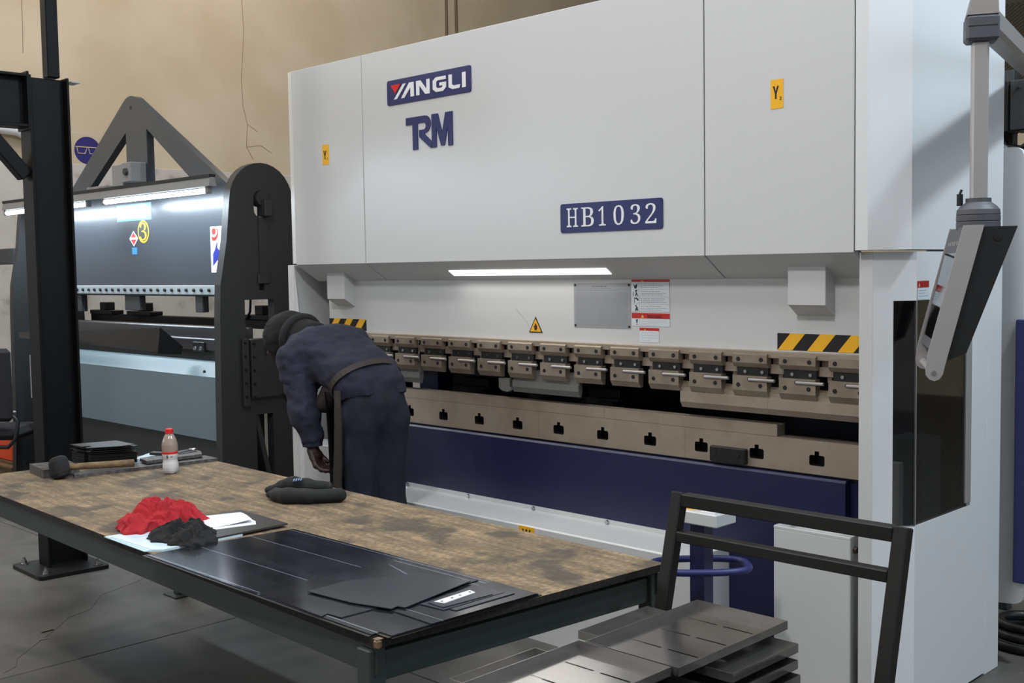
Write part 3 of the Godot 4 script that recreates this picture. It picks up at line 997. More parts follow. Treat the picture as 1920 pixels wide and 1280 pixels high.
	for x in [-4.376, -3.93, -3.5, -3.07, -2.65, -2.48]:
		b = MB.new()
		b.cyl(V(x, 0.493, -3.652), V(x, 0.493, -3.642), 0.009, 0.008, 12)
		part("bolt", b, M.chrome, bb)
	b = MB.new()
	b.bx(-3.358, -3.268, 0.43, 0.479, -3.41, -3.4085)
	part("axis_sticker", b, M.yellow, bb)
	letters("letter", "W", V(-3.338, 0.438, -3.4087), 0.05, 0.03, 0.0008, M.ink, bb)
	# right side housing with the corner window
	var hs := MB.new()
	hs.bx(-1.875, -1.824, 0.01, 1.605, -3.60, -3.559, 0.002)
	part("pillar_front", hs, M.white, t)
	var cw := func(f0: float, f1: float, y0: float, y1: float) -> MB:   # piece of the 45 degree corner face, f along it
		var q := MB.new()
		var a := V(-1.824, 0, -3.559).lerp(V(-1.721, 0, -3.662), f0); var c := V(-1.824, 0, -3.559).lerp(V(-1.721, 0, -3.662), f1)
		q.yprism(P2([a.x, a.z, c.x, c.z, c.x - 0.011, c.z - 0.011, a.x - 0.011, a.z - 0.011]), y0, y1)
		return q
	part("corner_panel", cw.call(0.0, 0.47, 0.01, 1.605), M.white2, t)
	part("corner_panel", cw.call(0.47, 1.0, 1.441, 1.605), M.white2, t)
	part("corner_panel", cw.call(0.47, 1.0, 0.01, 0.674), M.white2, t)
	part("window_pane", cw.call(0.47, 0.995, 0.674, 1.441), M.glass, t)
	for e in [[1.441, 1.605, -4.25, -3.662], [0.01, 0.676, -4.25, -3.662], [0.676, 1.441, -4.25, -4.109]]:
		b = MB.new()
		b.bx(-1.736, -1.721, e[0], e[1], e[2], e[3])
		part("side_panel", b, M.white2, t)
	b = MB.new()
	b.bx(-1.732, -1.724, 0.676, 1.441, -4.085, -3.666)
	part("window_pane", b, M.glass, t)
	b = MB.new()
	b.bx(-1.727, -1.717, 0.69, 1.43, -4.107, -4.062, 0.002)
	part("window_post", b, M.alu, t)
	b = MB.new()
	b.bx(-1.727, -1.7205, 0.676, 1.441, -3.668, -3.6645, 0.0005)
	part("glass_edge", b, M.alu, t)
	b = MB.new()
	b.bx(-1.74, -1.719, 0.0, 1.605, -4.38, -4.253, 0.003)
	part("rear_post", b, M.white2, t)
	b = MB.new()
	b.bx(-1.87, -1.728, 0.0, 0.012, -4.25, -3.66)
	part("foot_rail", b, M.black, t)
	b = MB.new()
	b.bx(-1.95, -1.89, 0.02, 1.6, -4.3, -3.70)
	part("side_frame", b, M.blue, t)
	b = MB.new()
	b.bx(-1.885, -1.76, 0.05, 0.95, -3.95, -3.80, 0.004)
	part("drive_cover", b, M.bed_grey, t)
	b = MB.new()
	b.bx(-1.83, -1.79, 0.5, 0.88, -3.72, -3.69, 0.003)
	part("inner_post", b, M.white2, t)
	# small sticker on the side
	var sti := blank(96, 128, Color(0.82, 0.84, 0.86))
	fr(sti, 0, 0, 1, 0.36, Color(0.63, 0.09, 0.08))
	fill_poly(sti, P2([0.1, 0.3, 0.22, 0.3, 0.16, 0.08]), Color(0.9, 0.75, 0.7))
	print_lines(sti, 0.12, 0.92, [0.5, 0.64, 0.8], 0.035, Color(0.35, 0.37, 0.4), 5)
	b = MB.new()
	b.quad(V(-1.7195, 1.443, -3.667), V(-1.7195, 1.443, -3.753), V(-1.7195, 1.506, -3.753), V(-1.7195, 1.506, -3.667), true)
	b.bx(-1.721, -1.7196, 1.443, 1.506, -3.753, -3.667)
	part("warning_label", b, tex_mat(sti), t)
	# left side: pillar, and the gear seen between it and the ram
	b = MB.new()
	b.bx(-5.245, -5.185, 0.0, 1.605, -4.30, -3.56, 0.003)
	part("side_pillar", b, M.white, t)
	b = MB.new()
	b.prism(P2([0, 0, 0.055, 0, 0.055, 0.9, 0.0, 1.60]), Transform3D(Basis(V(0.8, 0, -0.6), Vector3.UP, V(0.6, 0, 0.8)), V(-5.185, 0.0, -3.562)), -0.006)
	part("pillar_gusset", b, M.white2, t)
	b = MB.new()
	b.bx(-5.18, -5.03, 0.05, 1.6, -4.25, -4.0)
	part("side_frame", b, M.charcoal, t)
	b = MB.new()
	b.cyl(V(-5.42, 1.44, -3.9), V(-5.16, 1.437, -3.9), 0.013, 0.013, 12)
	b.cyl(V(-5.16, 1.437, -3.9), V(-5.02, 1.437, -3.9), 0.013, 0.013, 12)
	part("copper_pipe", b, M.copper, t)
	b = MB.new()
	b.bx(-5.17, -5.02, 1.36, 1.405, -3.92, -3.80, 0.003)
	b.bx(-5.17, -5.09, 1.44, 1.49, -3.86, -3.84, 0.002)
	part("limit_bracket", b, M.white, t)
	b = MB.new()
	b.cyl(V(-5.10, 1.22, -3.88), V(-5.10, 1.36, -3.88), 0.05, 0.05, 20)
	b.bx(-5.17, -5.03, 1.325, 1.345, -3.9, -3.8, 0.002)
	part("guide_spring", b, M.steel, t)
	b = MB.new()
	b.bx(-5.18, -5.02, 1.2, 1.24, -3.86, -3.76, 0.003)
	part("guide_block", b, M.bed_grey, t)
	b = MB.new()
	b.bx(-5.085, -4.80, 0.0, 0.655, -3.66, -3.52, 0.004)
	part("foot_cover", b, M.white, t)
	# white cover box at the right foot, with a tray let into its top
	b = MB.new()
	b.bx(-2.214, -1.91, 0.0, 0.612, -3.66, -3.57, 0.003)
	b.bx(-2.214, -1.91, 0.61, 0.622, -3.582, -3.57, 0.002)
	b.bx(-2.214, -1.91, 0.61, 0.622, -3.66, -3.648, 0.002)
	b.bx(-2.214, -2.16, 0.61, 0.622, -3.65, -3.58)
	b.bx(-1.96, -1.91, 0.61, 0.622, -3.65, -3.58)
	var cb := part("foot_cover", b, M.white, t)
	b = MB.new()
	b.cyl(V(-1.91, 0.575, -3.60), V(-1.898, 0.575, -3.60), 0.012, 0.011, 14)
	part("lock_knob", b, M.knob, cb)

# ------------------------------------------------------------------ control pendant
func pendant() -> void:
	var c := V(-1.408, 0, -3.4)
	var t := thing("control_pendant", "grey control console on a square aluminium tube hung in front of the white machine's corner", "control panel", V(-1.408, 1.2, -3.4))
	var n := V(-0.873, 0, 0.487).normalized()
	var s := V(0.487, 0, 0.873).normalized()
	var b := MB.new()
	b.xbox(Transform3D(Basis(-n, Vector3.UP, s), c + V(0, 1.965, 0)), V(0.046, 0.50, 0.05), 0.006)
	part("drop_tube", b, M.alu, t)
	# elbow on top
	var ad := V(-0.22, 0, -0.975).normalized()
	b = MB.new()
	b.xbox(Transform3D(Basis(-n, Vector3.UP, s), c + V(0, 2.25, 0) - n * 0.003), V(0.092, 0.075, 0.088), 0.008)
	part("elbow", b, M.pendant_grey, t)
	b = MB.new()
	b.xbox(Transform3D(Basis(-n, Vector3.UP, s), c + V(0, 2.254, 0) - n * 0.003 + s * 0.0435), V(0.08, 0.003, 0.002))
	part("elbow_seam", b, M.black, t)
	b = MB.new()
	var q0 := []
	for e in [[2.2875, 0.043, 0.041, 0.0], [2.42, 0.026, 0.024, 0.016]]:
		for k in [[-1, 1], [1, 1], [1, -1], [-1, -1]]: q0.append(c - n * (k[0] * e[1] + 0.003 + e[3]) + s * (k[1] * e[2] - e[3] * 0.6) + V(0, e[0], 0))
	for k in 4: b.quad(q0[k], q0[(k + 1) % 4], q0[4 + (k + 1) % 4], q0[4 + k])
	b.quad(q0[4], q0[5], q0[6], q0[7])
	part("elbow_lid", b, M.pendant_lid, t)
	var a0 := c + V(0, 2.29, 0) + ad * 0.02
	b = MB.new()
	b.bar(a0, a0 + ad * 1.5, 0.075, 0.075, Vector3.UP, 0.012)
	part("arm_tube", b, M.alu, t)
	b = MB.new()
	b.lathe(P2([0.0, 1.665, 0.062, 1.665, 0.062, 1.685, 0.060, 1.687, 0.062, 1.689, 0.062, 1.704, 0.060, 1.706, 0.062, 1.708, 0.060, 1.722, 0.05, 1.734, 0.036, 1.744, 0.036, 1.756, 0.0, 1.756]), Transform3D(Basis(), c), 32)
	part("collar", b, M.pendant_grey, t)
	b = MB.new()
	b.cyl(c + n * 0.052 + V(0, 1.735, 0), c + n * 0.052 + V(0, 1.77, 0), 0.009, 0.009, 10)
	b.cyl(c + n * 0.052 + V(0, 1.77, 0), c + n * 0.047 + V(0, 1.783, 0), 0.004, 0.004, 8)
	part("cable_gland", b, M.black, t)
	# console: profile in the (n, y) plane, 0.4 m wide along s
	var W := 0.40
	var o := c + V(0, 1.672, 0) - n * 0.0
	var fr_ := func(off: float) -> Transform3D: return Transform3D(Basis(-n, Vector3.UP, s), o + s * off)
	# x of this frame runs away from the screen
	var body := P2([-0.045, -0.005, 0.082, -0.005, -0.05, -0.365, -0.10, -0.385, -0.105, -0.35])
	b = MB.new()
	b.prism(body, fr_.call(W / 2 - 0.012), -(W - 0.024))
	part("console_body", b, M.black, t)
	var sd := P2([-0.061, 0.0, -0.007, 0.0, -0.108, -0.40, -0.113, -0.424, -0.122, -0.438, -0.136, -0.444, -0.150, -0.439, -0.159, -0.427, -0.160, -0.41, -0.153, -0.36])
	for f in [W / 2, -W / 2 + 0.012]:
		b = MB.new()
		b.prism(sd, fr_.call(f), -0.012)
		var sp := part("side_plate", b, M.alu, t)
		b = MB.new()
		var p0: Vector3 = (fr_.call(f) as Transform3D) * V(-0.137, -0.42, 0.001)
		b.cyl(p0, p0 + s * 0.004, 0.007, 0.006, 14)
		part("screw", b, M.chrome, sp)
	b = MB.new()
	var h0: Vector3 = (fr_.call(W / 2 - 0.01) as Transform3D) * V(-0.137, -0.42, 0)
	b.cyl(h0, h0 - s * (W - 0.02), 0.012, 0.012, 16)
	part("handle_bar", b, M.alu, t)
	# front: bezel, display
	var fd := V(0, 0, 0)
	var top_p: Vector3 = (fr_.call(0.0) as Transform3D) * V(-0.048, -0.006, 0)
	var bot_p: Vector3 = (fr_.call(0.0) as Transform3D) * V(-0.135, -0.362, 0)
	var dv := (bot_p - top_p).normalized()
	var nf := s.cross(dv).normalized()
	if nf.dot(n) < 0: nf = -nf
	var L := top_p.distance_to(bot_p)
	b = MB.new()
	b.xbox(Transform3D(Basis(s, -dv, nf), top_p + dv * L / 2 + nf * 0.004), V(W - 0.026, L, 0.012), 0.002)
	var bz := part("bezel", b, M.pendant_grey, t)
	b = MB.new()
	b.xbox(Transform3D(Basis(s, -dv, nf), top_p + dv * L * 0.56 + nf * 0.0105), V(W - 0.07, L * 0.70, 0.003))
	part("display", b, M.screen, bz)
	b = MB.new()
	for k in 5: b.xbox(Transform3D(Basis(s, -dv, nf), top_p + dv * L * 0.13 + nf * 0.0105 + s * (k - 2) * 0.06), V(0.016, 0.012, 0.003))
	part("keys", b, M.alu, bz)
	b = MB.new()
	var kp: Vector3 = (fr_.call(W / 2 - 0.012) as Transform3D) * V(0.03, -0.035, 0)
	b.cyl(kp, kp + s * 0.003, 0.012, 0.011, 18)
	b.box(kp + s * 0.004, V(0.003, 0.012, 0.003))
	part("key_switch", b, M.dark_steel, t)

func rear_guard() -> void:
	var t := thing("guard_panel", "white upright panel with a rounded lower corner behind the white machine's side", "panel", V(-1.8, 0.2, -4.47))
	var b := MB.new()
	b.zprism(round_poly(P2([-2.05, 0.21, -1.652, 0.24, -1.672, 2.0, -2.05, 2.0]), 0.045), -4.45, -4.48)
	part("sheet", b, M.white2, t)
	b = MB.new()
	b.bx(-1.93, -1.87, 0.0, 2.0, -4.56, -4.48, 0.003)
	part("post", b, M.white2, t)
	b = MB.new()
	b.bx(-1.684, -1.60, 0.33, 1.345, -4.45, -4.42, 0.004)
	part("edge_cover", b, M.plate_blue, t, "dark blue edge cover")

# ------------------------------------------------------------------ dark press brake at the left
func csg_poly(called: String, p: PackedVector2Array, depth: float, xf: Transform3D, m: Material, parent: Node3D, cut := false) -> CSGPolygon3D:
	var s := CSGPolygon3D.new()
	s.name = called
	if Geometry2D.is_polygon_clockwise(p):
		p = p.duplicate(); p.reverse()
	s.polygon = p
	s.depth = depth
	s.transform = xf
	s.material = m
	if cut: s.operation = CSGShape3D.OPERATION_SUBTRACTION
	parent.add_child(s, true)
	return s

func dark_press() -> void:
	var t := thing("press_brake", "older charcoal press brake with a pointed ram and round-topped side frames", "machine", V(-7.2, 0, -3.7))
	var b := MB.new()
	var ob := Basis(V(0, 0, 1), Vector3.UP, V(-1, 0, 0))
	var pts := PackedVector2Array()
	pts = P2([-3.40, 0.0, -3.422, 0.45, -3.436, 1.30, -3.446, 1.50, -3.494, 1.756, -3.518, 1.98])
	for k in 15: pts.append(Vector2(-3.735 + 0.215 * cos(PI * (0.02 + 0.96 * k / 14.0)), 1.985 + 0.222 * sin(PI * (0.02 + 0.96 * k / 14.0))))
	pts.append(Vector2(-3.98, 1.5)); pts.append(Vector2(-4.02, 0.0))
	for x in [-5.815, -8.745]:
		var fr0 := CSGCombiner3D.new()
		fr0.name = "side_frame"
		t.add_child(fr0, true)
		var at := V(x, 0, 0) - t.position
		csg_poly("plate", pts, 0.065, Transform3D(ob, at), M.charcoal_side, fr0)
		for h in [rect(-3.80, 1.18, -3.60, 1.41), rect(-3.772, 0.30, -3.655, 0.735), rect(-3.736, 1.462, -3.702, 1.50), round_poly(rect(-3.79, 1.89, -3.68, 2.045), 0.05)]:
			csg_poly("cut", h, 0.2, Transform3D(ob, at + V(-0.06, 0, 0)), M.charcoal_side, fr0, true)
	# bolted guide plates and the piston seen on the near frame
	for e in [[-3.605, -3.563, 0.79, 1.187], [-3.845, -3.62, 0.835, 1.18], [-3.89, -3.855, 0.81, 1.18]]:
		b = MB.new()
		b.bx(-5.75, -5.725, e[2], e[3], e[1], e[0], 0.003)
		var gp := part("guide_plate", b, M.charcoal_side, t)
		for k in 5:
			var y: float = e[3] - 0.025 - k * 0.078
			for z in ([e[1] - 0.016, e[0] + 0.018] if e[1] - e[0] > 0.1 else [e[1] - 0.016]):
				b = MB.new()
				hexbolt(b, V(-5.725, y, z), Vector3.RIGHT, 0.008, 0.012)
				part("bolt", b, M.dark_steel, gp)
	b = MB.new()
	b.bx(-5.727, -5.722, 1.08, 1.175, -3.765, -3.71)
	part("guide_slot", b, M.black, t)
	b = MB.new()
	b.cyl(V(-5.80, 2.0, -3.735), V(-5.735, 2.0, -3.735), 0.048, 0.044, 20)
	b.bx(-5.79, -5.70, 1.895, 1.99, -3.775, -3.725, 0.003)
	part("piston_head", b, M.charcoal_side, t)
	b = MB.new()
	b.bx(-5.75, -5.742, 1.55, 1.89, -3.765, -3.705)
	b.bx(-5.75, -5.735, 1.50, 1.56, -3.775, -3.69, 0.006)
	part("piston_guide", b, M.charcoal_side, t)
	b = MB.new()
	b.bar(V(-5.77, 0.75, -3.66), V(-5.77, 0.30, -3.76), 0.03, 0.012, Vector3.BACK)
	part("stay_bar", b, M.charcoal, t)
	# ram with its crown
	var ram := CSGCombiner3D.new()
	ram.name = "ram"
	t.add_child(ram, true)
	var rp := [-8.66, 1.495, -5.83, 1.495, -5.83, 2.05] + arc_pts(-7.05, 2.56, 0.17, 0.17, -60, -122, 12) + [-8.66, 1.735]
	csg_poly("plate", P2(rp), 0.05, Transform3D(Basis(), V(0, 0, -3.60) - t.position), M.charcoal_glossy, ram)
	csg_poly("opening", P2([-6.845, 2.50, -6.30, 2.14, -6.845, 2.14]), 0.2, Transform3D(Basis(), V(0, 0, -3.5) - t.position), M.charcoal_glossy, ram, true)
	csg_poly("opening", P2([-7.125, 2.50, -7.125, 2.14, -7.73, 2.14]), 0.2, Transform3D(Basis(), V(0, 0, -3.5) - t.position), M.charcoal_glossy, ram, true)
	b = MB.new()
	b.cyl(V(-7.045, 2.655, -3.60), V(-7.045, 2.655, -3.598), 0.012, 0.012, 14)
	part("lifting_hole", b, M.black, t)
	b = MB.new()
	b.bx(-8.65, -5.84, 1.437, 1.495, -3.64, -3.588, 0.003)
	var rb := part("tool_bar", b, M.alu_blue, t)
	for k in 32:
		b = MB.new()
		b.cyl(V(-8.62 + k * 0.0895, 1.466, -3.588), V(-8.62 + k * 0.0895, 1.466, -3.576), 0.011, 0.009, 8)
		part("bolt", b, M.ink, rb)
	b = MB.new()
	b.bx(-8.65, -5.84, 1.428, 1.438, -3.645, -3.60)
	part("clamp_strip", b, M.dark_steel, t)
	for e in [[-8.0, -7.89, 1.31], [-7.238, -7.03, 1.328], [-6.318, -6.23, 1.329]]:
		b = MB.new()
		b.bx(e[0], e[1], e[2], 1.43, -3.65, -3.605, 0.004)
		part("punch", b, M.charcoal, t)
	# bed: steel die rails, sloped apron, base
	b = MB.new()
	b.xprism(P2([-3.60, 1.10, -3.60, 1.165, -3.606, 1.172, -3.625, 1.172, -3.625, 1.235, -3.632, 1.243, -3.655, 1.243, -3.665, 1.23, -3.675, 1.243, -3.70, 1.243, -3.70, 1.10]), -8.66, -5.83)
	part("die_rail", b, M.die_dark, t)
	b = MB.new()
	b.bx(-8.66, -5.83, 0.0, 1.10, -3.76, -3.62)
	part("bed_beam", b, M.black, t)
	b = MB.new()
	b.xprism(P2([-3.46, 0.59, -3.46, 0.962, -3.555, 1.036, -3.62, 1.036, -3.62, 1.0, -3.50, 0.95, -3.50, 0.59]), -8.30, -5.83)
	var ap := part("apron", b, M.bed_grey, t)
	b = MB.new()
	b.cyl(V(-6.03, 0.985, -3.489), V(-6.03, 0.985, -3.482), 0.012, 0.01, 10)
	part("bolt", b, M.ink, ap)
	b = MB.new()
	b.bx(-8.30, -5.83, 0.0, 0.60, -3.62, -3.49)
	part("base", b, M.charcoal, t)
	b = MB.new()
	b.bx(-6.33, -6.20, 1.09, 1.15, -3.62, -3.585, 0.004)
	var cb := part("stop_block", b, M.black, t)
	b = MB.new()
	for x in [-6.30, -6.235]:
		b = MB.new()
		b.cyl(V(x, 1.11, -3.585), V(x, 1.11, -3.577), 0.013, 0.011, 12)
		part("bolt", b, M.chrome, cb)
	b = MB.new()
	b.zprism(P2([-8.5, 1.155, -6.383, 1.24, -6.416, 1.092, -8.5, 1.115]), -3.40, -3.41)
	b.prism(P2([-8.5, 0.0, -6.383, 0.0, -6.383, 0.02, -8.5, 0.02]), Transform3D(Basis(V(1, 0.04, 0).normalized(), V(0, 0, -1), V(0, -1, 0)), V(0, 1.49, -3.39)), 0.006)
	part("sheet_support", b, M.support, t)
	b = MB.new()
	b.prism(P2([0.0, 0.0, 0.13, -0.12, 0.12, -0.17, -0.02, -0.16]), Transform3D(Basis(V(0.45, 0, -0.89), Vector3.UP, V(0.89, 0, 0.45)), V(-6.383, 1.245, -3.40)), 0.012)
	part("support_arm", b, M.frame_black, t)
	# back gauge behind the tools
	b = MB.new()
	b.bx(-8.6, -5.84, 1.21, 1.27, -4.06, -4.0, 0.004)
	part("gauge_beam", b, M.dark_steel, t)
	for x in [-8.35, -7.75, -6.2]:
		b = MB.new()
		b.bx(x - 0.18, x + 0.18, 1.27, 1.30, -4.06, -3.96, 0.004)
		b.bx(x - 0.03, x + 0.06, 1.30, 1.36, -4.05, -3.97, 0.004)
		part("gauge_finger", b, M.dark_steel, t)
	b = MB.new()
	b.tube(PackedVector3Array([V(-6.28, 1.45, -3.95), V(-6.24, 1.40, -3.95), V(-6.25, 1.32, -3.95), V(-6.30, 1.27, -3.95)]), 0.008, 8)
	part("cable", b, M.black, t)
	# light bracket hanging from the crown's strut
	b = MB.new()
	b.bx(-7.14, -6.99, 2.14, 2.28, -3.60, -3.50, 0.004)
	b.bx(-6.985, -6.86, 2.16, 2.285, -3.60, -3.49, 0.004)
	var lb := part("light_bracket", b, M.bracket_grey, t)
	b = MB.new()
	hexbolt(b, V(-6.92, 2.225, -3.49), Vector3.BACK, 0.026, 0.015)
	part("bolt", b, M.charcoal, lb)
	b = MB.new()
	b.bx(-10.2, -8.745, 1.66, 1.78, -3.60, -3.48, 0.005)
	part("side_arm", b, M.charcoal, t)
	# marks on the ram
	var im := blank(160, 48, Color(0.42, 0.62, 0.82))
	fr(im, 0.03, 0.1, 0.88, 0.9, Color(0.8, 0.88, 0.93))
	fr(im, 0.06, 0.2, 0.85, 0.8, Color(0.62, 0.78, 0.9))
	print_lines(im, 0.1, 0.8, [0.35], 0.3, Color(0.8, 0.88, 0.94), 77)
	print_card("maker_plate", -7.29, -6.815, 1.92, 2.03, -3.60, tex_mat(im, 0.25), t)
	b = MB.new()
	b.cyl(V(-6.932, 1.845, -3.60), V(-6.932, 1.845, -3.5985), 0.074, 0.074, 36)
	var no := part("number_disc", b, M.yellow, t)
	b = MB.new()
	b.cyl(V(-6.932, 1.845, -3.5985), V(-6.932, 1.845, -3.598), 0.063, 0.063, 36)
	part("field", b, M.charcoal, no)
	letters("letter", "3", V(-6.977, 1.788, -3.598), 0.088, 0.114, 0.0008, M.yellow, no, true)
	var dm := zp("diamond_sticker", [-7.126, 1.803, -7.067, 1.752, -7.008, 1.803, -7.067, 1.854], -3.5988, -3.60, M.letter, t)
	zp("field", [-7.114, 1.803, -7.067, 1.762, -7.02, 1.803, -7.067, 1.844], -3.5983, -3.5988, M.red, dm)
	zp("band", [-7.118, 1.797, -7.016, 1.797, -7.016, 1.811, -7.118, 1.811], -3.5978, -3.5983, M.letter, dm)
	b = MB.new()
	b.bx(-7.093, -7.027, 1.70, 1.745, -3.60, -3.5988)
	part("blue_sticker", b, mat(Color(0.2, 0.5, 0.85), 0.4), t)
	var sg := blank(192, 256, Color(0.88, 0.89, 0.9))
	fr(sg, 0.06, 0.04, 0.94, 0.05, Color(0.6, 0.35, 0.35)); fr(sg, 0.06, 0.95, 0.94, 0.96, Color(0.75, 0.15, 0.12)); fr(sg, 0.06, 0.04, 0.07, 0.96, Color(0.65, 0.5, 0.5))
	disc(sg, 0.17, 0.14, 0.21, 0.17, Color(0.82, 0.13, 0.1)); disc(sg, 0.17, 0.12, 0.15, 0.11, Color(0.88, 0.89, 0.9)); disc(sg, 0.17, 0.10, 0.1, 0.08, Color(0.82, 0.13, 0.1))
	fr(sg, 0, 0, 0.07, 0.33, Color(0.88, 0.89, 0.9)); fr(sg, 0, 0, 1, 0.04, Color(0.88, 0.89, 0.9))
	fill_poly(sg, P2([0.09, 0.86, 0.1, 0.6, 0.2, 0.5, 0.3, 0.35, 0.34, 0.35, 0.32, 0.46, 0.38, 0.5, 0.46, 0.54, 0.48, 0.7, 0.3, 0.74, 0.2, 0.8]), Color(0.1, 0.15, 0.55))
	for k in 4: stick(sg, [0.5 + k * 0.03, 0.52 + k * 0.05, 0.66 + k * 0.03, 0.44 + k * 0.05], 0.006, Color(0.6, 0.62, 0.66))
	disc(sg, 0.68, 0.82, 0.16, 0.12, Color(0.78, 0.12, 0.1)); disc(sg, 0.68, 0.82, 0.08, 0.06, Color(0.88, 0.89, 0.9))
	print_card("hand_warning_sign", -6.103, -5.87, 1.572, 1.846, -3.60, tex_mat(sg, 0.4), t)
	# the strip light in front of the ram
	var l := thing("strip_light", "long twin-tube strip light glowing along the dark press brake's ram", "lamp", V(-7.16, 2.05, -3.38))
	b = MB.new()
	b.xprism(P2([-3.36, 2.055, -3.37, 2.105, -3.40, 2.105, -3.41, 2.055]), -8.62, -5.70)
	b.bx(-7.27, -6.99, 2.10, 2.14, -3.55, -3.385, 0.003)
	part("housing", b, M.bracket_grey, l)
	b = MB.new()
	b.bx(-8.62, -5.70, 2.105, 2.122, -3.405, -3.365)
	part("top_channel", b, M.dark_steel, l)
	for e in [[-8.60, -7.25], [-7.02, -5.745]]:
		b = MB.new()
		b.cyl(V(e[0], 2.033, -3.385), V(e[1], 2.033, -3.385), 0.015, 0.015, 14)
		var tb := part("tube", b, M.tube_glow, l)
		area("tube_light", V((e[0] + e[1]) / 2, 2.014, -3.385), V(0, -1, -0.35), Vector2(e[1] - e[0], 0.03), Color(0.88, 0.95, 1.0), 1.5, tb)
		for x in e:
			b = MB.new()
			b.bx(x - 0.015, x + 0.015, 2.015, 2.06, -3.40, -3.37, 0.004)
			part("end_cap", b, M.bracket_grey, l)

# ------------------------------------------------------------------ black steel frame
func steel_frame() -> void:
	var t := thing("steel_gantry", "black steel column with a bolted foot, a side beam and a diagonal brace", "column", V(-6.02, 0, -2.59))
	var b := MB.new()
	b.bx(-6.085, -5.955, 0.02, 2.61, -2.50, -2.487, 0.002)
	b.bx(-6.085, -5.955, 0.02, 2.61, -2.70, -2.687, 0.002)
	b.bx(-6.027, -6.012, 0.02, 2.605, -2.69, -2.495)
	part("column", b, M.frame_black, t)
	b = MB.new()
	b.yprism(round_poly(P2([-6.19, -2.38, -5.80, -2.37, -5.775, -2.74, -6.16, -2.75]), 0.03), 0.0, 0.02)
	var fp := part("foot_plate", b, M.dark_steel, t)
	for p in [V(-6.14, 0.02, -2.43), V(-5.84, 0.02, -2.42), V(-5.82, 0.02, -2.69), V(-6.12, 0.02, -2.70)]:
		b = MB.new()
		b.cyl(p, p + V(0, 0.006, 0), 0.024, 0.024, 16)
		hexbolt(b, p + V(0, 0.006, 0), Vector3.UP, 0.016, 0.016)
		b.cyl(p + V(0, 0.02, 0), p + V(0, 0.035, 0), 0.008, 0.008, 10)
		part("anchor_bolt", b, M.chrome, fp)
	b = MB.new()
	b.bx(-6.085, -5.955, 2.598, 2.612, -2.487, -0.9, 0.002)
	b.bx(-6.085, -5.955, 2.34, 2.354, -2.487, -0.9, 0.002)
	b.bx(-6.027, -6.012, 2.35, 2.60, -2.487, -0.9)
	part("beam", b, M.frame_black, t)
	b = MB.new()
	b.bx(-6.09, -5.95, 2.325, 2.625, -2.487, -2.475, 0.002)
	part("end_plate", b, M.frame_black, t)
	b = MB.new()
	b.bar(V(-6.02, 2.44, -2.175), V(-6.02, 2.09, -2.475), 0.07, 0.07, Vector3.RIGHT, 0.004)
	part("brace", b, M.frame_black, t)
	b = MB.new()
	b.bx(-6.05, -5.98, 2.61, 5.2, -2.665, -2.60, 0.005)
	part("mast", b, M.frame_black, t)
	b = MB.new()
	b.bx(-6.02, -5.925, 2.585, 2.592, -2.75, -2.70)
	part("clip", b, M.alu, t)
	b = MB.new()
	b.bx(-6.086, -6.080, 0.92, 1.15, -2.487, -2.483)
	part("edge_strip", b, M.alu, t)

# ------------------------------------------------------------------ work table
const T := 0.701

func work_table() -> void:
	var t := thing("work_table", "long low steel work table with a worn brown chipboard top and green-grey rails", "table", V(-3.55, 0, -2.2))
	var A := V(-2.087, T, -1.636); var B := V(-2.003, T, -2.642); var C := V(-5.08, T, -2.757); var D := V(-5.12, T, -1.762)
	var b := MB.new()
	b.tri(D, A, B, Vector2(0, 1), Vector2(1, 1), Vector2(1, 0))
	b.tri(D, B, C, Vector2(0, 1), Vector2(1, 0), Vector2(0, 0))
	part("table_top", b, M.board, t)
	b = MB.new()
	var e := V(0, -0.021, 0)
	var q := [A, B, C, D]
	for i in 4:
		var p0: Vector3 = q[i]; var p1: Vector3 = q[(i + 1) % 4]
		b.quad(p0 + e, p1 + e, p1, p0)
	b.quad(D + e, C + e, B + e, A + e)
	part("board_edge", b, M.edge_wood, t)
	b = MB.new()
	b.xbox(Transform3D(Basis(Vector3.UP, 0.3), V(-2.092, T - 0.012, -1.642)), V(0.018, 0.022, 0.018), 0.004)
	part("splintered_corner", b, M.wood, t)
	# angle rails under the top
	var ins := [[A, D, 0.004, 0.0], [A, B, 0.03, 0.022], [B, C, 0.01, 0.0], [C, D, 0.01, 0.0]]
	for r in ins:
		b = MB.new()
		var p0: Vector3 = r[0]; var p1: Vector3 = r[1]
		var d := (p1 - p0).normalized()
		var mid := (A + B + C + D) / 4
		var nin := d.cross(Vector3.UP)
		if nin.dot(mid - p0) < 0: nin = -nin
		var off: Vector3 = nin * (0.006 + r[2]) 
		var y0: float = -0.021 - r[3]
		b.bar(p0 + off + d * 0.015 + V(0, y0 - 0.036, 0), p1 + off - d * 0.012 + V(0, y0 - 0.036, 0), 0.006, 0.072, nin, 0.001)
		b.bar(p0 + off + nin * 0.03 + d * 0.015 + V(0, y0 - 0.003, 0), p1 + off + nin * 0.03 - d * 0.012 + V(0, y0 - 0.003, 0), 0.06, 0.006, nin)
		part("rail", b, M.table_green, t)
	for c in [[A, -1, -1], [B, -1, 1], [C, 1, 1], [D, 1, -1]]:
		b = MB.new()
		var p: Vector3 = c[0] + V(c[1] * 0.04, 0, c[2] * 0.04) * V(1, 1, 1)
		p = c[0].lerp((A + B + C + D) / 4, 0.03)
		b.bx(p.x - 0.025, p.x + 0.025, 0.008, T - 0.03, p.z - 0.025, p.z + 0.025, 0.003)
		b.bx(p.x - 0.06, p.x + 0.06, 0.0, 0.008, p.z - 0.06, p.z + 0.06, 0.002)
		part("leg", b, M.table_green, t)

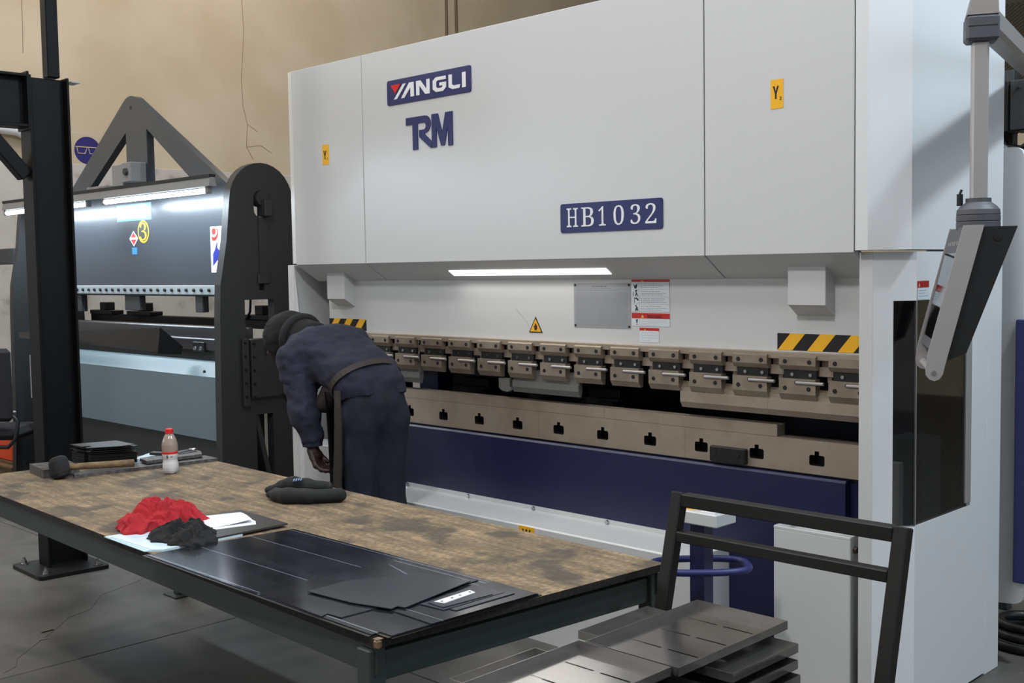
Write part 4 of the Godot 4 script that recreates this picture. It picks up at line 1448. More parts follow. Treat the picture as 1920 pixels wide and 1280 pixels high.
# flat plate from its plan (x, z), lying at height y, UVs over its bounding box
func plate(p: PackedVector2Array, y: float, th: float, uv := true) -> MB:
	var b := MB.new()
	b.yprism(p, y, y + th)
	if uv:
		var lo := Vector2(99, 99); var hi := Vector2(-99, -99)
		for q in p:
			lo = lo.min(q); hi = hi.max(q)
		for i in b.v.size(): b.u[i] = Vector2((b.v[i].x - lo.x) / (hi.x - lo.x), (b.v[i].z - lo.y) / (hi.y - lo.y))
	return b

func lay(called: String, p: PackedVector2Array, y: float, th: float, m: Material, label: String, category: String, group := "") -> MeshInstance3D:
	var c := Vector2.ZERO
	for q in p: c += q / p.size()
	return single(called, plate(p, y, th), m, label, category, V(c.x, y, c.y), group)

# a crumpled garment: outline in (x, z), height by ridged folds
func cloth(pts: Array, y: float, hgt: float, sd: int, freq: float) -> MB:
	var ol := P2(pts)
	var c := Vector2.ZERO
	for q in ol: c += q / ol.size()
	var nz := noise(sd, freq, 2)
	nz.fractal_type = FastNoiseLite.FRACTAL_RIDGED
	nz.fractal_gain = 0.3
	var big := noise(sd + 5, freq * 0.5, 2)
	var warp := noise(sd + 9, freq * 0.6, 2)
	var curve := Curve2D.new()
	for i in ol.size() + 1:
		var a := ol[(i - 1 + ol.size()) % ol.size()]; var m := ol[i % ol.size()]; var z := ol[(i + 1) % ol.size()]
		var tn := (z - a) * 0.18
		curve.add_point(m, -tn, tn)
	var ln := curve.get_baked_length()
	var rows := []
	var spokes := 220
	for i in 64:
		var r := float(i) / 63.0
		var row := []
		for k in spokes + 1:
			var e := curve.sample_baked(ln * (k % spokes) / spokes)
			var p := c.lerp(e, r)
			var q := p * 100.0
			q += Vector2(warp.get_noise_2d(q.x, q.y), warp.get_noise_2d(q.x + 70, q.y)) * 7.0
			q = q.rotated(0.6) * Vector2(0.42, 1.25)
			var fold := clampf(nz.get_noise_2d(q.x, q.y) * 0.5 + 0.5, 0, 1)
			var h := hgt * (0.3 + 0.7 * clampf(big.get_noise_2d(p.x * 100, p.y * 100) * 1.3 + 0.5, 0, 1)) * (1.0 - pow(r, 2.6)) * (0.72 + 0.28 * fold) + 0.010 * fold * (1.0 - pow(r, 8.0)) + 0.002
			if r >= 1.0: h = 0.0
			var wob := Vector2(big.get_noise_2d(p.x * 200 + 50, p.y * 200), big.get_noise_2d(p.x * 200, p.y * 200 + 90)) * 0.022 * r
			row.append(V(p.x + wob.x, y + h, p.y + wob.y))
		row[spokes] = row[0]
		rows.append(row)
	var b := MB.new()
	if not Geometry2D.is_polygon_clockwise(ol):   # fronts face up whichever way the outline runs
		for row in rows: row.reverse()
	b.sheet(rows)
	return b

func table_goods() -> void:
	# sheet blanks lying at the near edge
	var base := P2([-3.243, -1.650, -2.105, -1.637, -2.105, -1.662, -2.062, -1.662, -2.045, -2.160, -3.195, -2.165])
	lay("sheet_blank", base, T + 0.0005, 0.0022, M.sheet_dark, "large dark steel blank, undermost of the pile at the table's near edge", "metal sheet", "large steel blanks at the table's edge")
	var bd := PackedVector2Array()
	for q in base: bd.append(q + Vector2(-0.006, 0.007))
	lay("sheet_blank", bd, T + 0.0029, 0.0022, M.sheet_dark, "large dark steel blank in the middle of the pile at the table's near edge", "metal sheet", "large steel blanks at the table's edge")
	var lines := [[0.0, 0.30, 0.52, 0.30], [0.0, 0.66, 0.52, 0.66], [0.01, 0.03, 0.99, 0.03], [0.01, 0.965, 0.99, 0.965], [0.535, 0.03, 0.53, 0.99], [0.55, 0.06, 0.98, 0.06], [0.7, 0.1, 0.95, 0.12]]
	lay("sheet_blank", P2([-3.236, -1.652, -2.112, -1.640, -2.112, -1.667, -2.070, -1.667, -2.050, -2.150, -3.19, -2.158]), T + 0.0053, 0.0022, tex_mat(sheet_image(61, lines), 0.13, 0.6), "large glossy blue-grey steel blank with scribed pale lines, beside the red shirt", "metal sheet", "large steel blanks at the table's edge")
	lay("sheet_blank", P2([-2.61, -1.650, -2.312, -1.640, -2.320, -1.664, -2.268, -1.668, -2.262, -1.80, -2.258, -2.13, -2.60, -2.13]), T + 0.0078, 0.0022, tex_mat(sheet_image(64, [[0.02, 0.04, 0.98, 0.04], [0.1, 0.12, 0.98, 0.3]], 384, 384), 0.15, 0.6), "mid-size steel blank with notched near corner, half under the tilted blank", "metal sheet", "smaller steel blanks on the large ones")
	lay("sheet_blank", P2([-2.222, -1.790, -2.062, -1.785, -2.048, -2.140, -2.22, -2.15]), T + 0.0078, 0.0022, tex_mat(sheet_image(67, [[0.05, 0.9, 0.95, 0.9]], 256, 384), 0.16, 0.6), "narrow steel blank at the table's right end, under the small offcuts", "metal sheet", "smaller steel blanks on the large ones")
	# the tilted blank on top, with a round hole
	var tl := CSGCombiner3D.new()
	tl.name = numbered("sheet_blank")
	tl.position = V(-2.36, T + 0.0125, -1.92)
	tag(tl, "tilted steel blank with a round hole lying askew on top of the others", "metal sheet", "smaller steel blanks on the large ones")
	add_child(tl)
	var tp := PackedVector2Array()
	for q in P2([-2.510, -1.738, -2.515, -1.870, -2.417, -2.067, -2.256, -2.100, -2.200, -1.818, -2.224, -1.812, -2.218, -1.788, -2.343, -1.752]): tp.append(q - Vector2(-2.36, -1.92))
	var up := Basis(V(1, 0, 0), V(0, 0, 1), V(0, -1, 0))
	var tm := mat(Color(0.27, 0.28, 0.31), 0.22, 0.6)
	csg_poly("plate", tp, 0.0024, Transform3D(up, Vector3.ZERO), tm, tl)
	var hp := PackedVector2Array()
	for k in 14: hp.append(Vector2(-0.118 + 0.009 * cos(TAU * k / 14), 0.125 + 0.009 * sin(TAU * k / 14)))
	csg_poly("hole", hp, 0.02, Transform3D(up, V(0, 0.01, 0)), M.black, tl, true)
	lay("offcut", P2([-2.201, -1.869, -2.118, -1.876, -2.114, -2.085, -2.207, -2.09]), T + 0.0103, 0.002, M.sheet_blue, "small rectangular steel offcut beneath the pale drilled strip", "metal sheet", "offcuts at the table's right end")
	lay("offcut", P2([-2.112, -1.892, -2.092, -1.895, -2.088, -2.10, -2.110, -2.10]), T + 0.0103, 0.002, M.sheet_blue, "narrow steel offcut nearest the table's right edge", "metal sheet", "offcuts at the table's right end")
	lay("offcut", P2([-2.19, -1.886, -2.13, -1.884, -2.12, -2.05, -2.20, -2.06]), T + 0.0125, 0.002, M.sheet_blue, "steel offcut lying directly under the pale drilled strip", "metal sheet", "offcuts at the table's right end")
	var st := thing("drilled_strip", "small pale metal strip with four holes on the steel blanks", "metal strip", V(-2.165, T + 0.0147, -1.965))
	var sp := P2([-2.180, -1.898, -2.150, -1.907, -2.161, -2.026, -2.187, -2.030])
	part("plate", plate(sp, T + 0.0147, 0.002, false), M.letter, st)
	var b := MB.new()
	for f in [0.08, 0.38, 0.62, 0.92]:
		var p := Vector2(-2.165, -1.902).lerp(Vector2(-2.174, -2.028), f)
		b.cyl(V(p.x, T + 0.0166, p.y), V(p.x, T + 0.0169, p.y), 0.004, 0.004, 12)
	part("holes", b, M.ink, st)
	# white-coated blanks and a grey one under the clothes
	for k in 3:
		var o := 0.018 * k
		lay("coated_blank", P2([-3.592 + o, -1.686 - o * 0.2, -3.305 + o * 0.4, -1.679 - o * 0.5, -3.262, -1.72, -3.25, -2.0, -3.57 + o, -2.0]), T + 0.0005 + 0.0024 * k, 0.0022, M.coated, ["undermost white coated blank at the table's near edge, by the red shirt", "middle white coated blank at the table's near edge, by the red shirt", "topmost white coated blank, partly under the red shirt and black cloth"][k], "metal sheet", "white coated blanks")
	lay("sheet_blank", P2([-3.56, -1.90, -3.255, -1.895, -3.252, -2.178, -3.572, -2.19]), T + 0.0078, 0.006, M.sheet_mid, "square grey steel blanks under the white papers", "metal sheet")
	b = MB.new()
	var pr := []
	for i in 12:
		var row := []
		for j in 12:
			var u := j / 11.0; var w := i / 11.0
			var q := Vector2(-3.578, -2.03).lerp(Vector2(-3.385, -1.952), u).lerp(Vector2(-3.531, -2.165).lerp(Vector2(-3.352, -2.10), u), w)
			row.append(V(q.x, T + 0.0145 + 0.012 * pow(w, 2.0) * u + 0.004 * sin(u * 3.1), q.y))
		pr.append(row)
	b.sheet(pr)
	single("paper_sheet", b, M.paper_lined, "white drawing paper with a curled edge, upper of two beside the black cloth", "paper", V(-3.46, T + 0.014, -2.06), "papers on the grey blank")
	lay("paper_sheet", P2([-3.575, -2.02, -3.36, -1.94, -3.318, -2.095, -3.36, -2.12, -3.53, -2.155]), T + 0.0138, 0.0008, M.paper, "white paper lying flat under the drawing sheet", "paper", "papers on the grey blank")
	single("shirt", cloth([-3.585, -1.735, -3.535, -1.742, -3.50, -1.82, -3.475, -1.90, -3.47, -1.985, -3.50, -2.035, -3.60, -2.05, -3.70, -2.02, -3.78, -1.93, -3.74, -1.82, -3.68, -1.77], T + 0.0075, 0.085, 71, 0.17), M.cloth_red, "crumpled red shirt lying on the white coated blanks", "clothing", V(-3.6, T + 0.0075, -1.9))
	single("black_cloth", cloth([-3.50, -1.80, -3.40, -1.752, -3.28, -1.765, -3.20, -1.80, -3.215, -1.88, -3.30, -1.93, -3.42, -1.985, -3.51, -1.93], T + 0.0075, 0.05, 75, 0.17), M.cloth_black, "crumpled black cloth between the red shirt and the steel blanks", "clothing", V(-3.36, T + 0.0075, -1.86))
	# work gloves
	var tip := V(-3.735, T + 0.016, -2.455)
	b = nets([[V(-3.455, T + 0.028, -2.545), V(-3.53, T + 0.026, -2.45), 0.027, 0.027], [V(-3.53, T + 0.026, -2.45), V(-3.585, T + 0.028, -2.405), 0.028, 0.031], [V(-3.585, T + 0.028, -2.405), V(-3.65, T + 0.022, -2.398), 0.026, 0.02], [V(-3.60, T + 0.02, -2.40), V(-3.70, T + 0.02, -2.40), 0.018, 0.013], [V(-3.60, T + 0.02, -2.425), V(-3.72, T + 0.022, -2.425), 0.018, 0.012], [V(-3.60, T + 0.034, -2.415), V(-3.725, T + 0.026, -2.445), 0.017, 0.012], [V(-3.56, T + 0.03, -2.46), V(-3.63, T + 0.026, -2.475), 0.014, 0.011]], 0.004, 0.014, 0.002, 81)
	var g1 := thing("work_glove", "black work glove nearer the table's middle, its open cuff turned to the machine", "glove", V(-3.58, T, -2.44), "pair of black gloves on the table")
	part("hand", b, M.glove, g1)
	b = MB.new()
	b.cyl(V(-3.452, T + 0.028, -2.549), V(-3.445, T + 0.028, -2.558), 0.021, 0.02, 20)
	part("cuff_opening", b, M.ink, g1)
	b = nets([[V(-3.60, T + 0.032, -2.60), V(-3.665, T + 0.036, -2.545), 0.022, 0.026], [V(-3.665, T + 0.036, -2.545), V(-3.70, T + 0.044, -2.51), 0.03, 0.03], [V(-3.70, T + 0.044, -2.51), V(-3.735, T + 0.036, -2.48), 0.028, 0.022], [V(-3.71, T + 0.045, -2.49), V(-3.762, T + 0.024, -2.435), 0.02, 0.014], [V(-3.72, T + 0.04, -2.51), V(-3.78, T + 0.022, -2.455), 0.02, 0.013], [V(-3.73, T + 0.032, -2.53), V(-3.795, T + 0.018, -2.48), 0.018, 0.012], [V(-3.66, T + 0.03, -2.55), V(-3.72, T + 0.02, -2.57), 0.016, 0.012]], 0.004, 0.014, 0.002, 82)
	var g2 := thing("work_glove", "black work glove with a pale printed back, lying behind its fellow", "glove", V(-3.69, T, -2.52), "pair of black gloves on the table")
	part("hand", b, M.glove, g2)
	b = MB.new()
	b.cyl(V(-3.594, T + 0.032, -2.604), V(-3.588, T + 0.032, -2.609), 0.017, 0.016, 20)
	part("cuff_opening", b, M.ink, g2)
	b = MB.new()
	var tgt := Basis.looking_at(V(0.35, -0.8, -0.5).normalized(), V(-0.6, 0, 0.7))
	for k in 4: b.xbox(Transform3D(tgt, V(-3.652 - 0.006 * k, T + 0.069 - 0.001 * k, -2.513 + 0.007 * k)), V(0.034 - 0.006 * (k % 2), 0.005, 0.0035))
	part("print", b, M.glove_tag, g2)
	# bottle
	var bt := thing("bottle", "small plastic bottle with a red cap and a white label band", "bottle", V(-4.529, T, -2.438))
	var at := Transform3D(Basis(Vector3.UP, 0.4), V(-4.529, T, -2.438))
	b = MB.new()
	b.lathe(P2([0.0, 0.004, 0.022, 0.0, 0.030, 0.004, 0.0345, 0.014, 0.036, 0.028, 0.0345, 0.042, 0.0315, 0.054, 0.0305, 0.062, 0.032, 0.070, 0.0335, 0.078, 0.0335, 0.092]), at, 40, 5, 0.05, 0.28)
	part("lower_body", b, M.milk, bt)
	b = MB.new()
	b.lathe(P2([0.0335, 0.092, 0.034, 0.100, 0.0345, 0.115, 0.034, 0.128, 0.031, 0.142, 0.0265, 0.155, 0.021, 0.166, 0.0155, 0.175, 0.014, 0.182, 0.0, 0.182]), at, 40)
	part("upper_body", b, M.murky, bt)
	b = MB.new()
	b.lathe(P2([0.0339, 0.088, 0.0345, 0.090, 0.0345, 0.096, 0.0339, 0.098]), at, 40)
	part("label_band", b, M.red, bt)
	b = MB.new()
	b.lathe(P2([0.015, 0.176, 0.0175, 0.176, 0.0178, 0.179, 0.0168, 0.180, 0.0168, 0.193, 0.0155, 0.196, 0.0, 0.196]), at, 30)
	part("cap", b, M.red, bt)
	var tow := V(4.529, 0, 2.438).normalized()
	var side := V(tow.z, 0, -tow.x)
	letters("print", "5", V(-4.529, T + 0.072, -2.438) + tow * 0.0325 - side * 0.016, 0.008, 0.012, 0.002, M.ink, bt, false, Basis(side, Vector3.UP, tow))
	letters("print", "-", V(-4.529, T + 0.077, -2.438) + tow * 0.0325 + side * 0.002, 0.009, 0.002, 0.002, M.ink, bt, false, Basis(side, Vector3.UP, tow))
	# mallet
	var ml := thing("mallet", "rubber mallet with a worn wooden handle lying across the flat bars", "mallet", V(-4.78, T, -2.07))
	b = MB.new()
	b.lathe(P2([0.0, -0.048, 0.02, -0.047, 0.034, -0.04, 0.040, -0.025, 0.0415, 0.0, 0.040, 0.025, 0.034, 0.04, 0.02, 0.047, 0.0, 0.048]), Transform3D(Basis(V(0.85, 0.35, -0.4).normalized(), V(-0.3, 0.95, 0.1).normalized(), V(0.4, 0.0, 0.9).normalized()), V(-4.785, T + 0.049, -2.06)), 28)
	part("head", b, M.rubber, ml)
	b = MB.new()
	b.cyl(V(-4.775, T + 0.048, -2.08), V(-4.70, T + 0.038, -2.355), 0.0135, 0.0165, 16)
	part("handle", b, M.wood, ml)
	# bars and plates at the far end
	for k in 5:
		var f0 := k / 5.0; var f1 := (k + 0.94) / 5.0
		var p0 := Vector2(-5.044, -2.037).lerp(Vector2(-4.835, -2.010), f0); var p1 := Vector2(-5.044, -2.037).lerp(Vector2(-4.835, -2.010), f1)
		var p2 := Vector2(-5.005, -2.196).lerp(Vector2(-4.815, -2.161), f1); var p3 := Vector2(-5.005, -2.196).lerp(Vector2(-4.815, -2.161), f0)
		lay("steel_bar", PackedVector2Array([p0, p1, p2, p3]), T + 0.0005, 0.038 + 0.0008 * (k % 2), M.block, "short steel bar standing on edge in the block behind the mallet", "steel bar", "steel bars standing in a block")
	lay("flat_bar", P2([-4.79, -2.12, -4.745, -2.107, -4.652, -2.742, -4.775, -2.748, -4.85, -2.25]), T + 0.0005, 0.0135, M.block, "long flat steel bar under the mallet's handle and the bottle's back", "steel bar")
	lay("flat_bar", P2([-4.832, -2.451, -4.738, -2.436, -4.715, -2.70, -4.80, -2.742, -4.90, -2.74]), T + 0.018, 0.014, M.block, "wide flat steel plate on the long bar, under the spanner", "steel bar")
	lay("packing_plate", P2([-4.79, -2.47, -4.75, -2.46, -4.73, -2.68, -4.83, -2.70]), T + 0.0142, 0.0036, M.sheet_dark, "thin dark packing plate between the two long flat bars", "steel bar")
	lay("coated_strip", P2([-4.905, -2.44, -4.87, -2.40, -4.93, -2.61, -5.03, -2.60]), T + 0.001, 0.016, M.coated, "white coated strip beside the stack of notched sheets", "metal sheet")
	b = MB.new()
	b.xbox(Transform3D(Basis(Vector3.UP, 0.5), V(-4.85, T + 0.0385, -2.56)), V(0.09, 0.013, 0.035), 0.002)
	single("packing_block", b, M.sheet_mid, "small dark steel block on the wide flat plate, left of the spanner", "steel block", V(-4.85, T + 0.032, -2.56))
	var sn := thing("spanner", "steel ring spanner lying on the wide flat plate behind the bottle", "spanner", V(-4.80, T + 0.032, -2.66))
	b = MB.new()
	b.bar(V(-4.78, T + 0.036, -2.57), V(-4.815, T + 0.042, -2.70), 0.014, 0.006, V(1, 0, 0), 0.002)
	part("shank", b, M.chrome, sn)
	b = MB.new()
	var ring := PackedVector3Array()
	for k in 18: ring.append(V(-4.818 + 0.013 * cos(TAU * k / 18), T + 0.042, -2.712 + 0.013 * sin(TAU * k / 18)))
	b.tube(ring, 0.005, 8, true)
	part("ring", b, M.chrome, sn)
	# stack of notched dark sheets
	var sh := [-5.075, -2.245, -4.965, -2.252, -4.955, -2.285, -4.925, -2.282, -4.92, -2.25, -4.902, -2.252, -4.84, -2.372, -4.842, -2.445, -5.02, -2.44]
	var shp := P2(sh)
	var rng := RandomNumberGenerator.new()
	rng.seed = 5
	var y := T + 0.0145
	for k in 16:
		var pp := PackedVector2Array()
		var off := Vector2(rng.randf_range(-1, 1), rng.randf_range(-1, 1)) * (0.0025 if k < 11 else 0.01)
		var tu := rng.randf_range(-0.02, 0.02) * (0.3 if k < 11 else 2.0)
		for q in shp: pp.append((q - Vector2(-4.95, -2.34)).rotated(tu) + Vector2(-4.95, -2.34) + off)
		lay("notched_sheet", pp, y, 0.0032 if k < 11 else 0.0028, M.sheet_dark, "thin dark notched sheet in the stack beside the mallet", "metal sheet", "stack of notched dark sheets") if k < 15 else lay("notched_sheet", pp, y, 0.0028, M.sheet_mid, "topmost notched sheet of the stack beside the mallet", "metal sheet", "stack of notched dark sheets")
		y += 0.0042 if k < 11 else 0.0085
	b = MB.new()
	b.box(V(-5.04, T + 0.007, -2.35), V(0.02, 0.0135, 0.15)); b.box(V(-4.90, T + 0.007, -2.38), V(0.02, 0.0135, 0.10))
	single("packing_strips", b, M.sheet_dark, "dark packing strips beneath the stack of notched sheets", "steel bar", V(-4.97, T, -2.36))

# ------------------------------------------------------------------ trolley and trays
func trolley() -> void:
	var t := thing("trolley", "black steel trolley with a tall leaning handle frame, stacked with trays", "trolley", V(-1.58, 0, -2.1))
	var b := MB.new()
	var y1 := 0.913
	var f := func(x: float, y: float) -> Vector3: return V(x, y, -2.60 + (0.929 - y) * 0.262)
	for x in [-1.9165, -1.2505]:
		b = MB.new()
		b.bar(f.call(x, 0.12), f.call(x, 0.929), 0.037, 0.037, Vector3.RIGHT, 0.003)
		part("handle_post", b, M.trolley, t)
	b = MB.new()
	b.bar(f.call(-1.8985, 0.911), f.call(-1.2685, 0.911), 0.037, 0.037, Vector3.UP, 0.003)
	part("top_rail", b, M.trolley, t)
	b = MB.new()
	b.bar(f.call(-1.8985, 0.812), f.call(-1.2685, 0.812), 0.030, 0.034, Vector3.UP, 0.003)
	part("cross_rail", b, M.trolley, t)
	b = MB.new()
	b.bx(-1.94, -1.23, 0.472, 0.478, -2.44, -1.42)
	for z in [-2.43, -1.43]: b.bx(-1.94, -1.23, 0.43, 0.472, z - 0.02, z + 0.02, 0.003)
	for x in [-1.92, -1.25]: b.bx(x - 0.02, x + 0.02, 0.43, 0.472, -2.44, -1.42, 0.003)
	part("deck", b, M.trolley, t)
	for x in [-1.90, -1.27]:
		for z in [-2.36, -1.5]:
			b = MB.new()
			b.bx(x - 0.02, x + 0.02, 0.12, 0.43, z - 0.02, z + 0.02, 0.003)
			part("leg", b, M.trolley, t)
			b = MB.new()
			b.cyl(V(x - 0.018, 0.06, z), V(x + 0.018, 0.06, z), 0.06, 0.06, 24)
			part("wheel", b, M.rubber, t)

func tray(at: Vector3, w: float, l: float, slots: bool, label: String) -> void:
	var h := 0.0215
	var t := thing("tray", label, "tray", at, "bare steel trays on the trolley")
	var fl := CSGCombiner3D.new()
	fl.name = "base"
	t.add_child(fl, true)
	var bb := CSGBox3D.new()
	bb.name = "plate"
	bb.size = V(w, 0.0012, l)
	bb.position = V(0, 0.0006, 0)
	bb.material = M.tray
	fl.add_child(bb)
	if slots:
		for k in 4:
			for s in [-0.055, 0.053]:
				var c := CSGBox3D.new()
				c.name = "slot"
				c.operation = CSGShape3D.OPERATION_SUBTRACTION
				c.size = V(0.088, 0.01, 0.0065)
				c.position = V(s, 0, -l / 2 + 0.095 + k * 0.118)
				c.material = M.tray
				fl.add_child(c, true)
	for e in [[V(-w / 2 + 0.0006, h / 2, 0), V(0.0012, h, l)], [V(w / 2 - 0.0006, h / 2, 0), V(0.0012, h, l)], [V(0, h / 2, -l / 2 + 0.0006), V(w - 0.002, h, 0.0012)], [V(0, h / 2, l / 2 - 0.0006), V(w - 0.002, h, 0.0012)]]:
		var b := MB.new()
		b.box(e[0] + at, e[1])
		part("rim", b, M.tray, t)

func trays() -> void:
	tray(V(-1.66, 0.6385, -2.285), 0.28, 0.465, true, "slotted steel tray lying lengthwise on top, next to the trolley's handle")
	tray(V(-1.677, 0.6385, -1.815), 0.28, 0.465, true, "slotted steel tray lying lengthwise on top, nearest the camera")
	var xs := [0.0, 0.027, 0.052, 0.02, 0.04, 0.01, 0.03]
	var zs := [0.0, 0.047, 0.078, 0.03, 0.05, 0.02, 0.04]
	var nth := ["directly beneath the top tray", "second below the top tray", "third below the top tray", "fourth below the top tray", "fifth below the top tray", "sixth below the top tray", "lowest of its pile"]
	for k in 7:
		tray(V(-1.677 + xs[k], 0.6165 - k * 0.0222, -2.295 + zs[k]), 0.47, 0.285, false, "steel tray lying crosswise at the handle end, " + nth[k])
	for k in 7:
		tray(V(-1.677 + xs[6 - k] * 0.3, 0.6165 - k * 0.0222, -1.848 + zs[6 - k] * 0.2), 0.47, 0.285, false, "steel tray lying crosswise at the camera end, " + nth[k])

func pedal_stand() -> void:
	var t := thing("pedal_stand", "emergency-stop stand with a white box, blue post and blue tube ring", "pedestal", V(-2.27, 0, -3.2))
	var b := MB.new()
	b.bx(-2.30, -2.24, 0.01, 0.69, -3.23, -3.17, 0.004)
	part("post", b, M.blue, t)
	b = MB.new()
	b.bx(-2.42, -2.12, 0.0, 0.012, -3.33, -3.08, 0.004)
	part("foot_plate", b, M.blue, t)
	b = MB.new()
	b.bx(-2.345, -2.167, 0.69, 0.735, -3.26, -3.14, 0.004)
	var bx_ := part("button_box", b, M.white, t)
	b = MB.new()
	b.cyl(V(-2.305, 0.735, -3.195), V(-2.305, 0.742, -3.195), 0.035, 0.035, 24)
	part("yellow_disc", b, M.yellow, bx_)
	b = MB.new()
	b.cyl(V(-2.305, 0.742, -3.195), V(-2.305, 0.752, -3.195), 0.012, 0.012, 14)
	b.cyl(V(-2.305, 0.752, -3.195), V(-2.305, 0.765, -3.195), 0.021, 0.018, 18)
	part("stop_button", b, M.red, bx_)
	b = MB.new()
	b.bx(-2.24, -2.18, 0.735, 0.739, -3.24, -3.15)
	part("plate", b, M.letter, bx_)
	b = MB.new()
	var ring := PackedVector3Array()
	var u := V(0.707, 0, -0.707); var w := V(0.707, 0, 0.707)
	for k in 40:
		var a := TAU * k / 40
		var p := Vector2(cos(a), sin(a))
		p = p / pow(pow(absf(p.x), 3.0) + pow(absf(p.y), 3.0), 1.0 / 3.0)
		ring.append(V(-2.275, 0.535, -3.2) + u * p.x * 0.165 + w * p.y * 0.095)
	b.tube(ring, 0.0125, 12, true)
	part("guard_ring", b, M.plate_blue, t)

# ------------------------------------------------------------------ things around
func background() -> void:
	# safety sign on the left wall
	var t := thing("safety_sign", "round blue safety-glasses sign on the beige wall", "sign", V(-11, 2.68, -5.14))
	var b := MB.new()
	b.bx(-10.998, -10.993, 2.66, 2.96, -5.36, -5.00)
	part("backing", b, M.wall_sign, t)
	b = MB.new()
	b.cyl(V(-10.993, 2.80, -5.145), V(-10.99, 2.80, -5.145), 0.135, 0.135, 40)
	part("disc", b, M.sign_blue, t)
	b = MB.new()
	var lens := func(z: float, m: float) -> PackedVector3Array: return PackedVector3Array([V(-10.988, 2.83, z - 0.055), V(-10.988, 2.83, z + 0.05), V(-10.988, 2.77, z + 0.04), V(-10.988, 2.765, z - 0.03)])
	b.tube(lens.call(-5.085, 1.0), 0.006, 6, true)
	b.tube(lens.call(-5.205, -1.0), 0.006, 6, true)
	b.tube(PackedVector3Array([V(-10.988, 2.83, -5.02), V(-10.988, 2.83, -5.27)]), 0.006, 6)
	part("spectacles", b, M.wall_sign, t)
	# two conduits on the wall
	b = MB.new()
	b.cyl(V(-10.98, 3.9, -9.97), V(-10.98, 7.35, -9.97), 0.018, 0.018, 10)
	single("conduit", b, M.conduit, "left of two thin brown conduits high on the beige wall", "pipe", V(-10.98, 3.9, -9.97), "conduits on the beige wall")
	b = MB.new()
	b.cyl(V(-10.98, 3.9, -10.14), V(-10.98, 7.35, -10.14), 0.018, 0.018, 10)
	single("conduit", b, M.conduit, "right of two thin brown conduits high on the beige wall", "pipe", V(-10.98, 3.9, -10.14), "conduits on the beige wall")
	# white bent pipe seen through the black frame's brace
	b = MB.new()
	b.tube(PackedVector3Array([V(-10.9, 2.96, -3.7), V(-10.9, 2.955, -4.2), V(-10.9, 2.94, -4.42), V(-10.9, 2.90, -4.52), V(-10.9, 2.83, -4.55), V(-10.9, 2.68, -4.55)]), 0.055, 14)
	single("white_pipe", b, M.letter, "fat white pipe bending down the wall behind the black frame's brace", "pipe", V(-10.9, 2.68, -4.2))
	# office chair at the left edge
	var c := thing("office_chair", "dark upholstered office chair at the left edge beside the dark machine", "chair", V(-8.55, 0, -3.12))
	b = MB.new()
	b.xbox(Transform3D(Basis(Vector3.UP, 0.785), V(-8.325, 0.80, -3.035)), V(0.46, 0.52, 0.06), 0.028)
	part("backrest", b, M.chair_cloth, c)
	b = MB.new()
	b.xbox(Transform3D(Basis(Vector3.UP, 0.785), V(-8.50, 0.44, -3.22)), V(0.48, 0.08, 0.46), 0.035)
	part("seat", b, M.chair_cloth, c)
	b = MB.new()
	b.tube(PackedVector3Array([V(-8.35, 0.58, -3.12), V(-8.17, 0.58, -3.20), V(-8.14, 0.54, -3.22), V(-8.14, 0.42, -3.20), V(-8.18, 0.36, -3.16), V(-8.35, 0.36, -3.05)]), 0.015, 10)
	part("arm_rail", b, M.dark_steel, c)
	b = MB.new()
	b.bar(V(-8.36, 0.60, -3.13), V(-8.17, 0.605, -3.21), 0.05, 0.02, V(0, 0, 1), 0.008)
	part("arm_pad", b, M.alu, c)
	b = MB.new()
	b.cyl(V(-8.42, 0.09, -3.12), V(-8.42, 0.42, -3.12), 0.028, 0.025, 14)
	part("column", b, M.dark_steel, c)
	for k in 5:
		var a := TAU * k / 5 + 0.3
		b = MB.new()
		b.bar(V(-8.42, 0.10, -3.12), V(-8.42 + 0.28 * cos(a), 0.07, -3.12 + 0.28 * sin(a)), 0.04, 0.03, Vector3.UP, 0.006)
		b.cyl(V(-8.42 + 0.28 * cos(a) - 0.012, 0.03, -3.12 + 0.28 * sin(a)), V(-8.42 + 0.28 * cos(a) + 0.012, 0.03, -3.12 + 0.28 * sin(a)), 0.03, 0.03, 14)
		part("castor_arm", b, M.black, c)
	var o := thing("storage_crate", "orange crate on the floor beside the dark machine's far frame", "crate", V(-9.12, 0, -3.6))
	b = MB.new()
	b.bx(-9.3, -8.99, 0.12, 0.34, -3.75, -3.5, 0.01)
	part("body", b, M.orange, o)
	b = MB.new()
	for z in [-3.72, -3.53]: b.bx(-9.3, -8.99, 0.0, 0.12, z - 0.03, z + 0.03, 0.004)
	part("runners", b, M.wood, o)
	b = MB.new()
	b.bx(-9.55, -8.80, 0.09, 0.105, -3.48, -3.42)
	b.bx(-9.55, -8.80, 0.0, 0.09, -3.46, -3.44)
	single("pale_batten", b, M.wood, "pale batten lying on the floor before the orange crate", "plank", V(-9.15, 0, -3.45))
	# right of the white machine
	var e := thing("switch_box", "dark grey switch box on the post behind the white machine's side", "electrical box", V(-1.95, 2.1, -5.0))
	b = MB.new()
	b.bx(-2.05, -1.945, 2.12, 2.335, -5.12, -5.0, 0.004)
	part("body", b, M.black, e)
	b = MB.new()
	b.bx(-1.938, -1.78, 2.12, 2.335, -5.12, -4.99, 0.006)
	part("door", b, M.charcoal, e)
	b = MB.new()
	b.cyl(V(-1.905, 2.30, -4.99), V(-1.905, 2.30, -4.98), 0.006, 0.006, 10)
	part("latch", b, M.ink, e)
	b = MB.new()
